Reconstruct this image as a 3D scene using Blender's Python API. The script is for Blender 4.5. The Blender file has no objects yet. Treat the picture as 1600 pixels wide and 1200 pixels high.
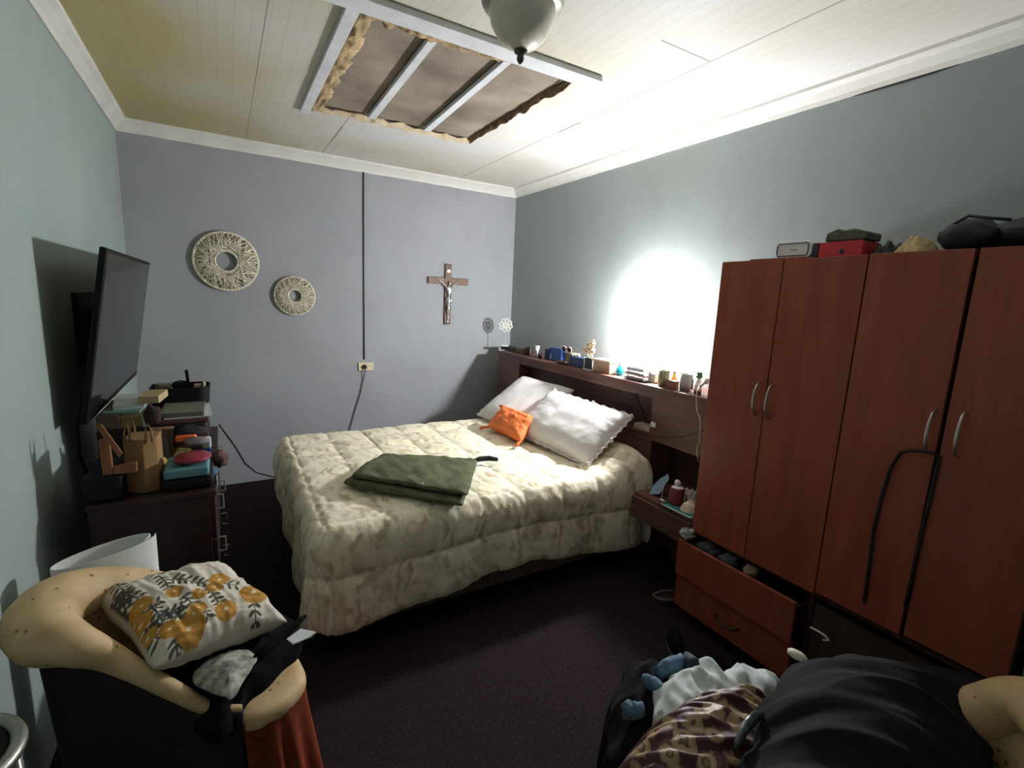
import bpy, bmesh, math, random
import numpy as np
from mathutils import Vector, Matrix, noise
PI = math.pi
scn = bpy.context.scene
COL = scn.collection
random.seed(7)

# ------------------------------------------------------------------ camera
yaw, pitch, roll, FPX = 5.38079542e-01, 1.70129949e-01, 4.46462734e-02, 758.48
EYE = 1.55
ca, sa, cb, sb, cc, sc = math.cos(yaw), math.sin(yaw), math.cos(pitch), math.sin(pitch), math.cos(roll), math.sin(roll)
fwd = np.array([sa*cb, ca*cb, -sb]); r0 = np.array([ca, -sa, 0]); u0 = np.cross(r0, fwd)
RT = cc*r0+sc*u0; UP = -sc*r0+cc*u0
CM = np.stack([RT, UP, -fwd], 1)
cd = bpy.data.cameras.new('camera'); cam = bpy.data.objects.new('camera', cd); COL.objects.link(cam)
cd.sensor_width = 36; cd.sensor_fit = 'HORIZONTAL'; cd.lens = FPX/1600*36; cd.clip_start = .02; cd.clip_end = 60
cam.matrix_world = Matrix([[*CM[0], 0], [*CM[1], 0], [*CM[2], EYE], [0, 0, 0, 1]])
scn.camera = cam
scn.view_settings.view_transform = 'Standard'; scn.view_settings.look = 'None'
scn.view_settings.gamma = 1; scn.view_settings.use_curve_mapping = False
scn.view_settings.exposure = 1.38
# ------------------------------------------------------------------ world: the closed room gets no sky, only a trace
w = bpy.data.worlds.new('world'); scn.world = w; w.use_nodes = True
w.node_tree.nodes['Background'].inputs[0].default_value = (.6, .65, .75, 1)
w.node_tree.nodes['Background'].inputs[1].default_value = .02
LAMP = Vector((2.445, 2.34, 1.43)); BULB_STRENGTH = 620.0     # the bedside lamp's bulb, built further down

def ray(u, v): return CM @ np.array([u-800, -(v-600), -FPX])
def onX(u, v, x): r = ray(u, v); t = x/r[0]; return Vector((x, r[1]*t, EYE+r[2]*t))
def onY(u, v, y): r = ray(u, v); t = y/r[1]; return Vector((r[0]*t, y, EYE+r[2]*t))
def onZ(u, v, z): r = ray(u, v); t = (z-EYE)/r[2]; return Vector((r[0]*t, r[1]*t, z))

# ------------------------------------------------------------------ materials
MATS = {}
def mat(name, col, rough=.6, metal=0, var=.12, vscale=6, bump=0, bscale=60, spec=.5, sheen=0, col2=None, emit=None, trans=0, attr=False, alpha=1, stretch=(1, 1, 1)):
    if name in MATS: return MATS[name]
    m = bpy.data.materials.new(name); m.use_nodes = True; nt = m.node_tree; N = nt.nodes; L = nt.links
    b = N['Principled BSDF']; b.inputs['Roughness'].default_value = rough; b.inputs['Metallic'].default_value = metal
    b.inputs['Specular IOR Level'].default_value = spec
    if sheen: b.inputs['Sheen Weight'].default_value = sheen
    if trans: b.inputs['Transmission Weight'].default_value = trans
    tc = N.new('ShaderNodeTexCoord'); mp = N.new('ShaderNodeMapping'); mp.inputs['Scale'].default_value = stretch
    L.new(tc.outputs['Object'], mp.inputs[0])
    if attr:
        a = N.new('ShaderNodeVertexColor'); a.layer_name = 'Col'; L.new(a.outputs[0], b.inputs['Base Color'])
    else:
        n = N.new('ShaderNodeTexNoise'); n.inputs['Scale'].default_value = vscale; n.inputs['Detail'].default_value = 5
        r = N.new('ShaderNodeValToRGB'); L.new(mp.outputs[0], n.inputs[0]); L.new(n.outputs[0], r.inputs[0])
        c1 = [max(0, c*(1-var)) for c in col]; c2 = col2 or [min(1, c*(1+var)) for c in col]
        r.color_ramp.elements[0].position = .32; r.color_ramp.elements[1].position = .68
        r.color_ramp.elements[0].color = (*c1, 1); r.color_ramp.elements[1].color = (*c2, 1)
        L.new(r.outputs[0], b.inputs['Base Color'])
    if bump:
        n2 = N.new('ShaderNodeTexNoise'); n2.inputs['Scale'].default_value = bscale; n2.inputs['Detail'].default_value = 4
        bp = N.new('ShaderNodeBump'); bp.inputs['Strength'].default_value = bump; bp.inputs['Distance'].default_value = .01
        L.new(mp.outputs[0], n2.inputs[0]); L.new(n2.outputs[0], bp.inputs['Height']); L.new(bp.outputs[0], b.inputs['Normal'])
    if emit:
        b.inputs['Emission Color'].default_value = (*emit[:3], 1); b.inputs['Emission Strength'].default_value = emit[3]
    MATS[name] = m; return m
def wood(name, c1, c2, axis=(12, 1, 12), rough=.5, scale=4, spec=.4):
    if name in MATS: return MATS[name]
    return mat(name, c1, rough, col2=c2, vscale=scale, bump=.08, bscale=30, stretch=axis, spec=spec)

# ------------------------------------------------------------------ mesh helpers
def BM(): return bmesh.new()
def box(bm, x0, x1, y0, y1, z0, z1, M=None):
    vs = [bm.verts.new((x, y, z)) for x in (x0, x1) for y in (y0, y1) for z in (z0, z1)]
    for f in ((0, 1, 3, 2), (4, 6, 7, 5), (0, 4, 5, 1), (2, 3, 7, 6), (0, 2, 6, 4), (1, 5, 7, 3)): bm.faces.new([vs[i] for i in f])
    if M: bmesh.ops.transform(bm, matrix=M, verts=vs)
    return vs
def basis(d):
    d = Vector(d).normalized(); a = Vector((0, 0, 1)) if abs(d.z) < .9 else Vector((1, 0, 0))
    u = d.cross(a).normalized(); return u, d.cross(u).normalized()
def tube(bm, pts, r, seg=8, closed=False, flat=1.0):
    pts = [Vector(p) for p in pts]; n = len(pts); rs = r if isinstance(r, (list, tuple)) else [r]*n
    rings = []; u = None
    for i, p in enumerate(pts):
        a = pts[(i-1) % n] if (closed or i) else p; b = pts[(i+1) % n] if (closed or i < n-1) else p
        d = (b-a)
        if d.length < 1e-9: d = Vector((0, 0, 1))
        d.normalize()
        if u is None: u, _ = basis(d)
        u = (u-d*u.dot(d)).normalized(); v = d.cross(u)
        rings.append([bm.verts.new(p+(u*math.cos(t)*flat+v*math.sin(t))*rs[i]) for t in [2*PI*k/seg for k in range(seg)]])
    for i in range(n if closed else n-1):
        A, Bq = rings[i], rings[(i+1) % n]
        for k in range(seg): bm.faces.new((A[k], A[(k+1) % seg], Bq[(k+1) % seg], Bq[k]))
    if not closed: bm.faces.new(rings[0][::-1]); bm.faces.new(rings[-1])
def lathe(bm, prof, o=(0, 0, 0), seg=28, M=None, sx=1, sy=1):
    o = Vector(o); vs = []; rings = []
    for r, z in prof:
        if r < 1e-6: ring = [bm.verts.new((0, 0, z))]
        else: ring = [bm.verts.new((r*sx*math.cos(2*PI*k/seg), r*sy*math.sin(2*PI*k/seg), z)) for k in range(seg)]
        rings.append(ring); vs += ring
    for A, Bq in zip(rings, rings[1:]):
        for k in range(seg):
            q = (k+1) % seg
            if len(A) == 1 and len(Bq) > 1: bm.faces.new((A[0], Bq[k], Bq[q]))
            elif len(Bq) == 1 and len(A) > 1: bm.faces.new((A[k], A[q], Bq[0]))
            elif len(A) > 1: bm.faces.new((A[k], A[q], Bq[q], Bq[k]))
    T = Matrix.Translation(o) @ (M or Matrix())
    bmesh.ops.transform(bm, matrix=T, verts=vs)
def ball(bm, c, r, seg=16, lump=0, M=None, seed=0):
    rr = r if isinstance(r, (list, tuple)) else (r, r, r)
    g = bmesh.ops.create_uvsphere(bm, u_segments=seg, v_segments=seg//2+2, radius=1)
    for v in g['verts']:
        k = 1+(lump*noise.noise(v.co*2.2+Vector((seed, seed*2, 3))) if lump else 0)
        p = Vector((v.co.x*rr[0], v.co.y*rr[1], v.co.z*rr[2]))*k
        if M: p = M @ p
        v.co = p+Vector(c)
def prism(bm, pts, d):
    """closed polygon pts (3D) extruded by vector d"""
    a = [bm.verts.new(p) for p in pts]; b = [bm.verts.new(Vector(p)+Vector(d)) for p in pts]; n = len(a)
    bm.faces.new(a); bm.faces.new(b[::-1])
    for i in range(n): bm.faces.new((a[i], b[i], b[(i+1) % n], a[(i+1) % n]))
def grid(bm, f, nu, nv, cu=False, cap=False):
    P = [[bm.verts.new(f(i/(nu if cu else nu-1), j/(nv-1))) for j in range(nv)] for i in range(nu)]
    for i in range(nu if cu else nu-1):
        for j in range(nv-1):
            q = (i+1) % nu
            bm.faces.new((P[i][j], P[q][j], P[q][j+1], P[i][j+1]))
    return P
def obj(name, bm, m, parent=None, smooth=False, bev=0, sub=0, solid=0, weld=False):
    bmesh.ops.recalc_face_normals(bm, faces=bm.faces)
    me = bpy.data.meshes.new(name); bm.to_mesh(me); bm.free()
    for p in me.polygons: p.use_smooth = smooth
    me.materials.append(m)
    o = bpy.data.objects.new(name, me); COL.objects.link(o)
    if parent:
        o.parent = parent
        if parent.parent is None: o.matrix_parent_inverse = Matrix.Translation(-Vector(parent.location))
    if solid: q = o.modifiers.new('s', 'SOLIDIFY'); q.thickness = solid; q.offset = 0
    if bev: q = o.modifiers.new('b', 'BEVEL'); q.width = bev; q.segments = 2; q.limit_method = 'ANGLE'
    if sub: q = o.modifiers.new('d', 'SUBSURF'); q.levels = q.render_levels = sub
    return o
def tag(o, label, cat, group=None):
    o['label'] = label; o['category'] = cat
    if group: o['group'] = group
    return o
def thing(name, label, cat, loc, group=None):
    o = bpy.data.objects.new(name, None); COL.objects.link(o); o.location = loc; o.empty_display_size = .05
    return tag(o, label, cat, group)
def struct(name, bm, m, parent=None, **k):
    o = obj(name, bm, m, parent, **k)
    if not parent: o['kind'] = 'structure'
    return o
def bx(*a, M=None): b = BM(); box(b, *a, M=M); return b
def rotz(c, ang): c = Vector(c); return Matrix.Translation(c) @ Matrix.Rotation(ang, 4, 'Z') @ Matrix.Translation(-c)
def rota(c, ang, ax): c = Vector(c); return Matrix.Translation(c) @ Matrix.Rotation(ang, 4, ax) @ Matrix.Translation(-c)
def fbm(p, o=4): return noise.fractal(Vector(p), 1, 2, o)

# ------------------------------------------------------------------ room
XL, XR, YB, YN, H = -.555, 2.519, 4.3, -.7, 2.612
def wallmat(name, c):
    m = mat(name, c, .75, var=.05, vscale=2.2, bump=.12, bscale=14, spec=.25)
    return m
wl = wallmat('left wall paint', (.345, .41, .385)); wb = wallmat('back wall paint', (.355, .37, .392)); wr = wallmat('right wall paint', (.36, .405, .40))
struct('wall_left', bx(XL-.12, XL, YN, YB+.12, -.05, H+.25), wl)
struct('wall_back', bx(XL, XR, YB, YB+.12, -.05, H+.25), wb)
struct('wall_right', bx(XR, XR+.12, YN, YB+.12, -.05, H+.25), wr)
struct('wall_near', bx(XL, XR, YN-.12, YN, -.05, H+.25), wl)
struct('trim_1', bx(2.03, XR, YN, .315, 0, H), wl)['kind'] = 'structure'
carpet = mat('maroon carpet', (.026, .016, .018), .95, var=.35, vscale=90, bump=.5, bscale=400, spec=.1)
struct('floor', bx(XL, XR, YN, YB, -.05, 0), carpet)
# ceiling: tongue and groove boards running along Y, with panel joints
cm = bpy.data.materials.new('grooved ceiling boards'); cm.use_nodes = True
def ceil_nodes(cm):
    nt = cm.node_tree; N = nt.nodes; L = nt.links; b = N['Principled BSDF']; b.inputs['Roughness'].default_value = .6
    g = N.new('ShaderNodeNewGeometry'); s = N.new('ShaderNodeSeparateXYZ'); L.new(g.outputs['Position'], s.inputs[0])
    def M(op, a, bb=None, c=None):
        n = N.new('ShaderNodeMath'); n.operation = op
        for i, v in enumerate((a, bb, c)):
            if v is None: continue
            if isinstance(v, (int, float)): n.inputs[i].default_value = v
            else: L.new(v, n.inputs[i])
        return n.outputs[0]
    X, Y = s.outputs[0], s.outputs[1]
    fr = M('FRACT', M('MULTIPLY', X, 1/.062)); gr = M('LESS_THAN', M('ABSOLUTE', M('SUBTRACT', fr, .5)), .035)
    def line(coord, at, w_, lim, lo, hi): return M('MULTIPLY', M('LESS_THAN', M('ABSOLUTE', M('SUBTRACT', coord, at)), w_), M('MULTIPLY', M('GREATER_THAN', lim, lo), M('LESS_THAN', lim, hi)))
    js = [line(X, 1.88, .003, Y, -.7, 4.3), line(X, 1.885, .006, Y, 2.5, 2.72), line(Y, 1.588, .004, X, 1.58, 1.88), line(X, .722, .005, Y, 3.5, 3.9), line(X, .722, .0025, Y, 3.3, 4.3), line(X, .2, .002, Y, 0, 4.3)]
    j = js[0]
    for k in js[1:]: j = M('MAXIMUM', j, k)
    nz = N.new('ShaderNodeTexNoise'); nz.inputs['Scale'].default_value = 1.1; nz.inputs['Detail'].default_value = 6; L.new(g.outputs['Position'], nz.inputs[0])
    mr = N.new('ShaderNodeMapRange'); L.new(X, mr.inputs[0]); mr.inputs[1].default_value = .9; mr.inputs[2].default_value = -.4
    st = M('ADD', M('MULTIPLY', nz.outputs[0], .9), M('MULTIPLY', mr.outputs[0], .35))
    rp = N.new('ShaderNodeValToRGB'); L.new(st, rp.inputs[0])
    rp.color_ramp.elements[0].position = .38; rp.color_ramp.elements[0].color = (.69, .68, .65, 1)
    rp.color_ramp.elements[1].position = .85; rp.color_ramp.elements[1].color = (.50, .43, .21, 1)
    mx = N.new('ShaderNodeMix'); mx.data_type = 'RGBA'; L.new(M('MULTIPLY', gr, .18), mx.inputs[0]); L.new(rp.outputs[0], mx.inputs[6]); mx.inputs[7].default_value = (.25, .23, .17, 1)
    m2 = N.new('ShaderNodeMix'); m2.data_type = 'RGBA'; L.new(M('MULTIPLY', j, .8), m2.inputs[0]); L.new(mx.outputs[2], m2.inputs[6]); m2.inputs[7].default_value = (.12, .11, .09, 1)
    L.new(m2.outputs[2], b.inputs['Base Color'])
    bp = N.new('ShaderNodeBump'); bp.inputs['Strength'].default_value = .2; bp.inputs['Distance'].default_value = .004
    L.new(M('SUBTRACT', 1, gr), bp.inputs['Height']); L.new(bp.outputs[0], b.inputs['Normal'])
ceil_nodes(cm)
HX0, HX1, HY0, HY1 = .50, 1.52, 2.06, 3.27          # hatch opening
b = BM()
box(b, XL, HX0, YN, YB, H, H+.08); box(b, HX1, XR, YN, YB, H, H+.08)
box(b, HX0, HX1, YN, HY0, H, H+.08); box(b, HX0, HX1, HY1, YB, H, H+.08)
struct('ceiling', b, cm)
# cornice: stepped moulding along three walls
corn = mat('cream cornice paint', (.74, .73, .68), .55, var=.06, vscale=5, bump=.1)
prof = [(0, 0), (0, -.075), (.012, -.078), (.020, -.060), (.045, -.030), (.066, -.014), (.070, 0)]
def cornice(name, p0, p1, nrm, m=corn):
    b = BM(); n = 60; rows = []
    for i in range(n+1):
        p = Vector(p0).lerp(Vector(p1), i/n); wob = .0035*noise.noise(Vector((i*.35, p0[0], p0[1])))
        rows.append([b.verts.new(p+Vector(nrm)*(d-.003)+Vector((0, 0, z+(wob if z < -.05 else 0)))) for d, z in prof])
    for A, Bq in zip(rows, rows[1:]):
        for k in range(len(prof)-1): b.faces.new((A[k], A[k+1], Bq[k+1], Bq[k]))
    struct(name, b, m)
cornice('trim_2', (XL, YN, H), (XL, YB, H), (1, 0, 0)); cornice('trim_3', (XL, YB, H), (XR, YB, H), (0, -1, 0)); cornice('trim_4', (XR, YB, H), (XR, YN, H), (-1, 0, 0))
# narrow gap where the right cornice has come away from the plaster
b = BM(); tube(b, [(XR-.001, 1.30, H-.079), (XR-.001, 1.18, H-.081), (XR-.001, 1.02, H-.082), (XR-.001, .93, H-.079)], [.001, .004, .004, .001], 6)
struct('trim_5', b, mat('dark gap', (.03, .03, .03), .9))

# ------------------------------------------------------------------ ceiling hatch
whitewood = mat('white painted batten', (.72, .74, .76), .5, var=.08, vscale=9, bump=.15)
paper = mat('brown wrapping paper', (.42, .30, .16), .8, var=.3, vscale=8, bump=.5, bscale=35)
panel_m = mat('stained fibreboard', (.17, .13, .095), .85, col2=(.36, .30, .235), vscale=3.0, bump=.12, bscale=90)
hatch = thing('ceiling_hatch', 'recessed brown ceiling hatch framed by white battens with torn brown paper edges', 'ceiling hatch', (1.01, 2.66, H))
obj('back_panel', bx(HX0-.03, HX1+.03, HY0-.03, HY1+.03, H+.022, H+.042), panel_m, hatch)
b = BM(); box(b, .446, .497, 1.93, 3.335, H-.022, H-.0005); obj('frame_board', b, whitewood, hatch, bev=.002)
b = BM(); box(b, .30, 1.595, 1.965, 2.062, H-.026, H-.0005); obj('frame_board', b, whitewood, hatch, bev=.002)
for (xa, xb_) in ((.838, .812), (1.193, 1.157)):
    b = BM(); M = rotz((xa, 3.2, H), math.atan2(xa-xb_, -1.2)*0+.0)
    prism(b, [(xa-.022, 3.23, H-.006), (xa+.022, 3.21, H-.006), (xb_+.018, 2.10 if xa < 1 else 2.05, H-.006), (xb_-.018, 2.12 if xa < 1 else 2.05, H-.006)], (0, 0, .022))
    obj('crossbar', b, whitewood, hatch, bev=.002)
def torn(pts, wd, seed, up=.02, lobes=1.0):
    """crumpled paper strip hanging round the opening's edge"""
    random.seed(seed); n = 70; b = BM()
    P = [Vector(p) for p in pts]
    def at(t):
        k = t*(len(P)-1); i = min(int(k), len(P)-2); return P[i].lerp(P[i+1], k-i)
    d = (P[-1]-P[0]).normalized(); side = Vector((-d.y, d.x, 0))
    def f(u, v):
        p = at(u); wv = wd*(.55+.6*lobes*abs(noise.noise(Vector((u*9, seed, 1))))+.15*noise.noise(Vector((u*40, seed, 5))))
        z = up*v*.8 - .018*noise.noise(Vector((u*14, v*3, seed)))*1.2 - .012*math.sin(v*PI)
        q = p+side*(wv*v)+Vector((0, 0, max(z, -.03)))
        q += Vector((1, 1, 0))*.006*noise.noise(Vector((u*30, v*6, seed+9)))
        return q
    grid(b, f, n, 9); return b
zt = H-.010
obj('torn_paper', torn([(.494, 3.27, zt), (.494, 2.75, zt), (.494, 2.40, zt), (.50, 2.05, zt)], .115, 3, .022), paper, hatch, smooth=True, solid=.001)
obj('torn_paper', torn([(1.53, 3.275, zt+.004), (.485, 3.275, zt+.004)], .045, 8, .022), mat('cream tape paper', (.62, .50, .34), .8, var=.2, bump=.4), hatch, smooth=True, solid=.001)
obj('torn_paper', torn([(.52, 2.055, zt), (.80, 2.06, zt), (1.15, 2.06, zt)], .12, 5, .022), paper, hatch, smooth=True, solid=.001)
obj('torn_paper', torn([(1.522, 2.05, zt+.006), (1.522, 3.27, zt+.006)], .030, 11, .03, .4), mat('dark brown paper', (.22, .14, .08), .8, var=.5, vscale=20, bump=.4), hatch, smooth=True, solid=.001)
b = BM(); prism(b, [(.93, 2.07, H-.004), (1.0, 2.07, H-.004), (1.0, 2.10, H-.004), (.94, 2.105, H-.004)], (0, 0, .004)); obj('paper_scrap', b, whitewood, hatch)

# ------------------------------------------------------------------ ceiling lamp (off)
lx, ly = .93, 1.60
cl = thing('ceiling_lamp', 'frosted bowl ceiling lamp with dark finial, switched off, hanging by the hatch', 'ceiling lamp', (lx, ly, H))
def fixture():
    b = BM(); lathe(b, [(0, H), (.105, H), (.118, H-.012), (.118, H-.03), (.128, H-.036), (.131, H-.055), (.124, H-.066), (0, H-.066)], (lx, ly, 0), 48)
    obj('canopy', b, mat('aged cream metal', (.40, .39, .33), .4, metal=.2), cl, smooth=True)
    b = BM(); lathe(b, [(.104, H-.064), (.106, H-.08), (.098, H-.112), (.080, H-.142), (.052, H-.166), (.022, H-.180), (0, H-.183)], (lx, ly, 0), 48)
    obj('glass_bowl', b, mat('frosted glass', (.68, .66, .56), .35, var=.15, vscale=5), cl, smooth=True)
    b = BM(); lathe(b, [(0, H-.178), (.022, H-.180), (.020, H-.187), (.009, H-.193), (.012, H-.200), (.011, H-.208), (.005, H-.216), (0, H-.219)], (lx, ly, 0), 24)
    obj('finial', b, mat('dark bronze', (.10, .09, .07), .4, metal=.6), cl, smooth=True)
fixture(); cl.scale = (1.08, 1.08, 1.16)

# ------------------------------------------------------------------ back wall: cable, socket, discs, crucifix
wire = mat('dark cable', (.02, .02, .022), .5)
P = [onY(u, v, YB-.006) for u, v in [(570, 243), (568, 262), (568, 330), (568.5, 450), (569, 562)]]
b = BM(); tube(b, [P[0]+Vector((0, -.06, .03)), P[0]+Vector((0, -.03, -.005))]+P[1:], .0055, 8)
tag(obj('wall_cable', b, wire, smooth=True), 'dark cable running straight down the back wall from cornice to socket', 'cable')
so = thing('wall_socket', 'cream double wall socket with a black plug on the back wall', 'socket', onY(571, 572, YB))
c = onY(571.5, 572.5, YB)
obj('socket_plate', bx(c.x-.065, c.x+.065, YB-.016, YB-.0005, c.z-.036, c.z+.036), mat('cream plastic', (.72, .64, .42), .4), so, bev=.004)
for dx in (.022, .045):
    b = BM(); lathe(b, [(0, 0), (.0028, 0), (.0028, .003), (0, .003)], (c.x+dx, YB-.016, c.z), 10, Matrix.Rotation(PI/2, 4, 'X')); obj('socket_hole', b, wire, so)
b = BM(); lathe(b, [(.019, 0), (.019, .018), (.012, .032), (0, .034)], (c.x-.015, YB-.016, c.z+.0), 18, Matrix.Rotation(PI/2, 4, 'X')); obj('plug', b, wire, so, smooth=True)
P = [Vector((c.x-.015, YB-.045, c.z-.008)), Vector((c.x-.015, YB-.035, c.z-.03))]+[onY(u, v, YB-.012) for u, v in [(568, 592), (563, 615), (555, 640), (548, 665), (541, 690), (536, 730)]]
b = BM(); tube(b, P, .004, 8); tag(obj('plug_cable', b, wire, smooth=True), 'thin dark cable curving down from the socket plug behind the bed', 'cable')
# string-wound discs
twine = mat('pale raffia twine', (.78, .72, .57), .8, var=.12, vscale=40, bump=.2)
def disc(c, R, r, label, seed):
    random.seed(seed); t = thing('string_wall_disc', label, 'wall decoration', c, 'round string wall discs')
    cx, cz = c.x, c.z; y0 = YB-.035
    b = BM(); tube(b, [(cx+R*math.cos(a), y0+.012, cz+R*math.sin(a)) for a in [2*PI*k/72 for k in range(72)]], R*.045, 8, True)
    obj('outer_ring', b, twine, t, smooth=True)
    b = BM(); tube(b, [(cx+r*math.cos(a), y0, cz+r*math.sin(a)) for a in [2*PI*k/40 for k in range(40)]], R*.035, 8, True)
    obj('inner_ring', b, twine, t, smooth=True)
    b = BM(); n = 150; A = math.acos(r/R)
    for k in range(n):
        a = 2*PI*k/n+random.uniform(-.06, .06); s = 1 if k % 2 else -1; rr = r*random.uniform(1.0, 1.35); AA = math.acos(rr/R)
        e = a+s*AA
        p0 = Vector((cx+rr*math.cos(a), y0-.004+random.uniform(-.006, .012), cz+rr*math.sin(a))); p1 = Vector((cx+R*math.cos(e), y0+.006+random.uniform(-.006, .010), cz+R*math.sin(e)))
        tube(b, [p0+(p0-p1)*.04, p1], R*.0115, 5)
        if k % 2 == 0:
            a2 = a+random.uniform(-.35, .35)
            tube(b, [(cx+r*math.cos(a), y0, cz+r*math.sin(a)), (cx+R*math.cos(a2), y0+.004, cz+R*math.sin(a2))], R*.0115, 5)
    obj('wound_string', b, twine, t, smooth=True)
    # woven backing seen between the strings
    b = BM(); rings = []
    for rr, yy in ((r*1.05, y0+.012), (R*.98, y0+.018), (R*.98, YB-.001), (r*1.05, YB-.001)):
        rings.append([b.verts.new((cx+rr*math.cos(2*PI*k/48), yy, cz+rr*math.sin(2*PI*k/48))) for k in range(48)])
    for i in range(4):
        A_, B_ = rings[i], rings[(i+1) % 4]
        for k in range(48): b.faces.new((A_[k], A_[(k+1) % 48], B_[(k+1) % 48], B_[k]))
    obj('backing', b, mat('olive backing', (.34, .29, .18), .9), t)
c = onY(354, 408.5, YB-.03); disc(c, .208, .074, 'larger round string-wound disc on the back wall, nearer the left corner', 2)
c = onY(461, 462.5, YB-.03); disc(c, .148, .050, 'smaller round string-wound disc, lower right of the larger one', 5)
# crucifix
cw = mat('walnut cross wood', (.16, .085, .05), .5, var=.25, vscale=20, stretch=(1, 1, .2)); silver = mat('silver metal', (.75, .74, .72), .25, metal=1, var=.05)
cr = thing('crucifix', 'wooden crucifix with a silver figure on the back wall', 'crucifix', onY(700, 460, YB))
T = onY(703, 413, YB-.02); Bt = onY(699, 507, YB-.02); La = onY(670, 436, YB-.02); Ra = onY(731, 441, YB-.02)
cxx = 1.816; za = (La.z+Ra.z)/2-.005; wv = .031
b = BM(); box(b, cxx-wv, cxx+wv, YB-.024, YB-.001, Bt.z, T.z); obj('upright', b, cw, cr, bev=.003)
b = BM(); box(b, La.x-.005, cxx-wv, YB-.024, YB-.001, za-.03, za+.03); box(b, cxx+wv, Ra.x+.005, YB-.024, YB-.001, za-.03, za+.03); obj('crossarm', b, cw, cr, bev=.003)
b = BM(); prism(b, [(cxx-.016, YB-.025, T.z-.075), (cxx+.016, YB-.025, T.z-.075), (cxx+.018, YB-.025, T.z-.06), (cxx+.012, YB-.025, T.z-.05), (cxx-.014, YB-.025, T.z-.052)], (0, -.003, 0)); obj('scroll', b, silver, cr)
def figure():
    yb = YB-.035; me = bpy.data.meshes.new('corpus'); b = BM()
    z = za
    J = {'pel': (0, -.175, .017), 'waist': (.002, -.135, .015), 'chest': (0, -.085, .022), 'neck': (.002, -.045, .010), 'head': (.008, -.018, .017), 'top': (.008, .0, .010),
         'sl': (-.028, -.050, .011), 'el': (-.068, -.018, .008), 'hl': (-.112, .012, .006), 'sr': (.030, -.050, .011), 'er': (.068, -.020, .008), 'hr': (.110, .006, .006),
         'kl': (-.008, -.245, .013), 'al': (-.006, -.325, .008), 'fl': (-.004, -.352, .007), 'kr': (.014, -.243, .013), 'ar': (.004, -.322, .008), 'fr': (.003, -.350, .007)}
    E = [('pel', 'waist'), ('waist', 'chest'), ('chest', 'neck'), ('neck', 'head'), ('head', 'top'), ('chest', 'sl'), ('sl', 'el'), ('el', 'hl'), ('chest', 'sr'), ('sr', 'er'), ('er', 'hr'), ('pel', 'kl'), ('kl', 'al'), ('al', 'fl'), ('pel', 'kr'), ('kr', 'ar'), ('ar', 'fr')]
    yo = {'kl': -.018, 'kr': -.020, 'head': -.012, 'chest': -.006, 'fl': -.004, 'fr': -.010, 'ar': -.006}
    ks = list(J); me.from_pydata([(cxx+J[k][0], yb+yo.get(k, 0), z+J[k][1]) for k in ks], [(ks.index(a), ks.index(c_)) for a, c_ in E], [])
    o = bpy.data.objects.new('figure', me); COL.objects.link(o); sk = o.modifiers.new('s', 'SKIN'); me.materials.append(silver)
    for i, k in enumerate(ks): me.skin_vertices[0].data[i].radius = (J[k][2], J[k][2]*.8); me.skin_vertices[0].data[i].use_root = (k == 'pel')
    o.modifiers.new('d', 'SUBSURF').render_levels = 2; o.parent = cr; o.matrix_parent_inverse = Matrix.Translation(-cr.location)
    b = BM(); lathe(b, [(.024, 0), (.026, .02), (.020, .045), (.018, .05)], (cxx, yb-.002, z-.195), 14, None, 1, .8); ball(b, (cxx+.024, yb-.004, z-.175), (.010, .008, .026))
    l = obj('loincloth', b, silver, cr, smooth=True)
    b = BM(); lathe(b, [(0, 0), (.017, 0), (.019, .004), (.014, .012), (0, .013)], (cxx, YB-.024, Bt.z+.025), 16, Matrix.Rotation(PI/2, 4, 'X')); obj('base_medallion', b, silver, cr, smooth=True)
figure()

# ------------------------------------------------------------------ television on the left wall
blk = mat('black plastic', (.007, .007, .008), .55, var=.1, spec=.2)
TV = []
def tvp(y, z): # screen plane leans out at the top
    return Vector((-.463+(z-1.018)*(.108/.657), y, z))
ty0, ty1, tz0, tz1 = 2.33, 3.58, 1.018, 1.675
tv = thing('television', 'large flat black television mounted on the left wall, tilted down', 'television', (-.50, 2.95, 1.35))
nrm = (tvp(2, 1)-tvp(3, 1)).cross(tvp(2, 1)-tvp(2, 2)).normalized()
if nrm.x < 0: nrm = -nrm
b = BM(); prism(b, [tvp(ty0, tz0), tvp(ty1, tz0), tvp(ty1, tz1), tvp(ty0, tz1)], -nrm*.022); obj('bezel', b, mat('satin black bezel', (.008, .008, .009), .55, spec=.15), tv, bev=.004)
i_ = .016
b = BM(); prism(b, [tvp(ty0+i_, tz0+i_*1.8)+nrm*.0012, tvp(ty1-i_, tz0+i_*1.8)+nrm*.0012, tvp(ty1-i_, tz1-i_)+nrm*.0012, tvp(ty0+i_, tz1-i_)+nrm*.0012], -nrm*.002)
obj('screen', b, mat('glossy dark screen', (.012, .013, .015), .12, var=0, spec=.10), tv)
def tvback(u, v):
    y = ty0+.02+(ty1-ty0-.04)*u; z = tz0+.01+(tz1-tz0-.03)*v
    k = min(1, 5*min(u, 1-u))*min(1, 4*min(v, 1-v)); k = k**.5
    return tvp(y, z)-nrm*(.022+.024*k)
b = BM(); grid(b, tvback, 30, 20); obj('back_shell', b, blk, tv, smooth=True)
b = BM(); box(b, -.553, -.535, 2.75, 3.15, 1.2, 1.5); box(b, -.545, -.45, 2.85, 2.89, 1.25, 1.42); box(b, -.545, -.45, 3.01, 3.05, 1.25, 1.42); obj('wall_bracket', b, blk, tv)
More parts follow.
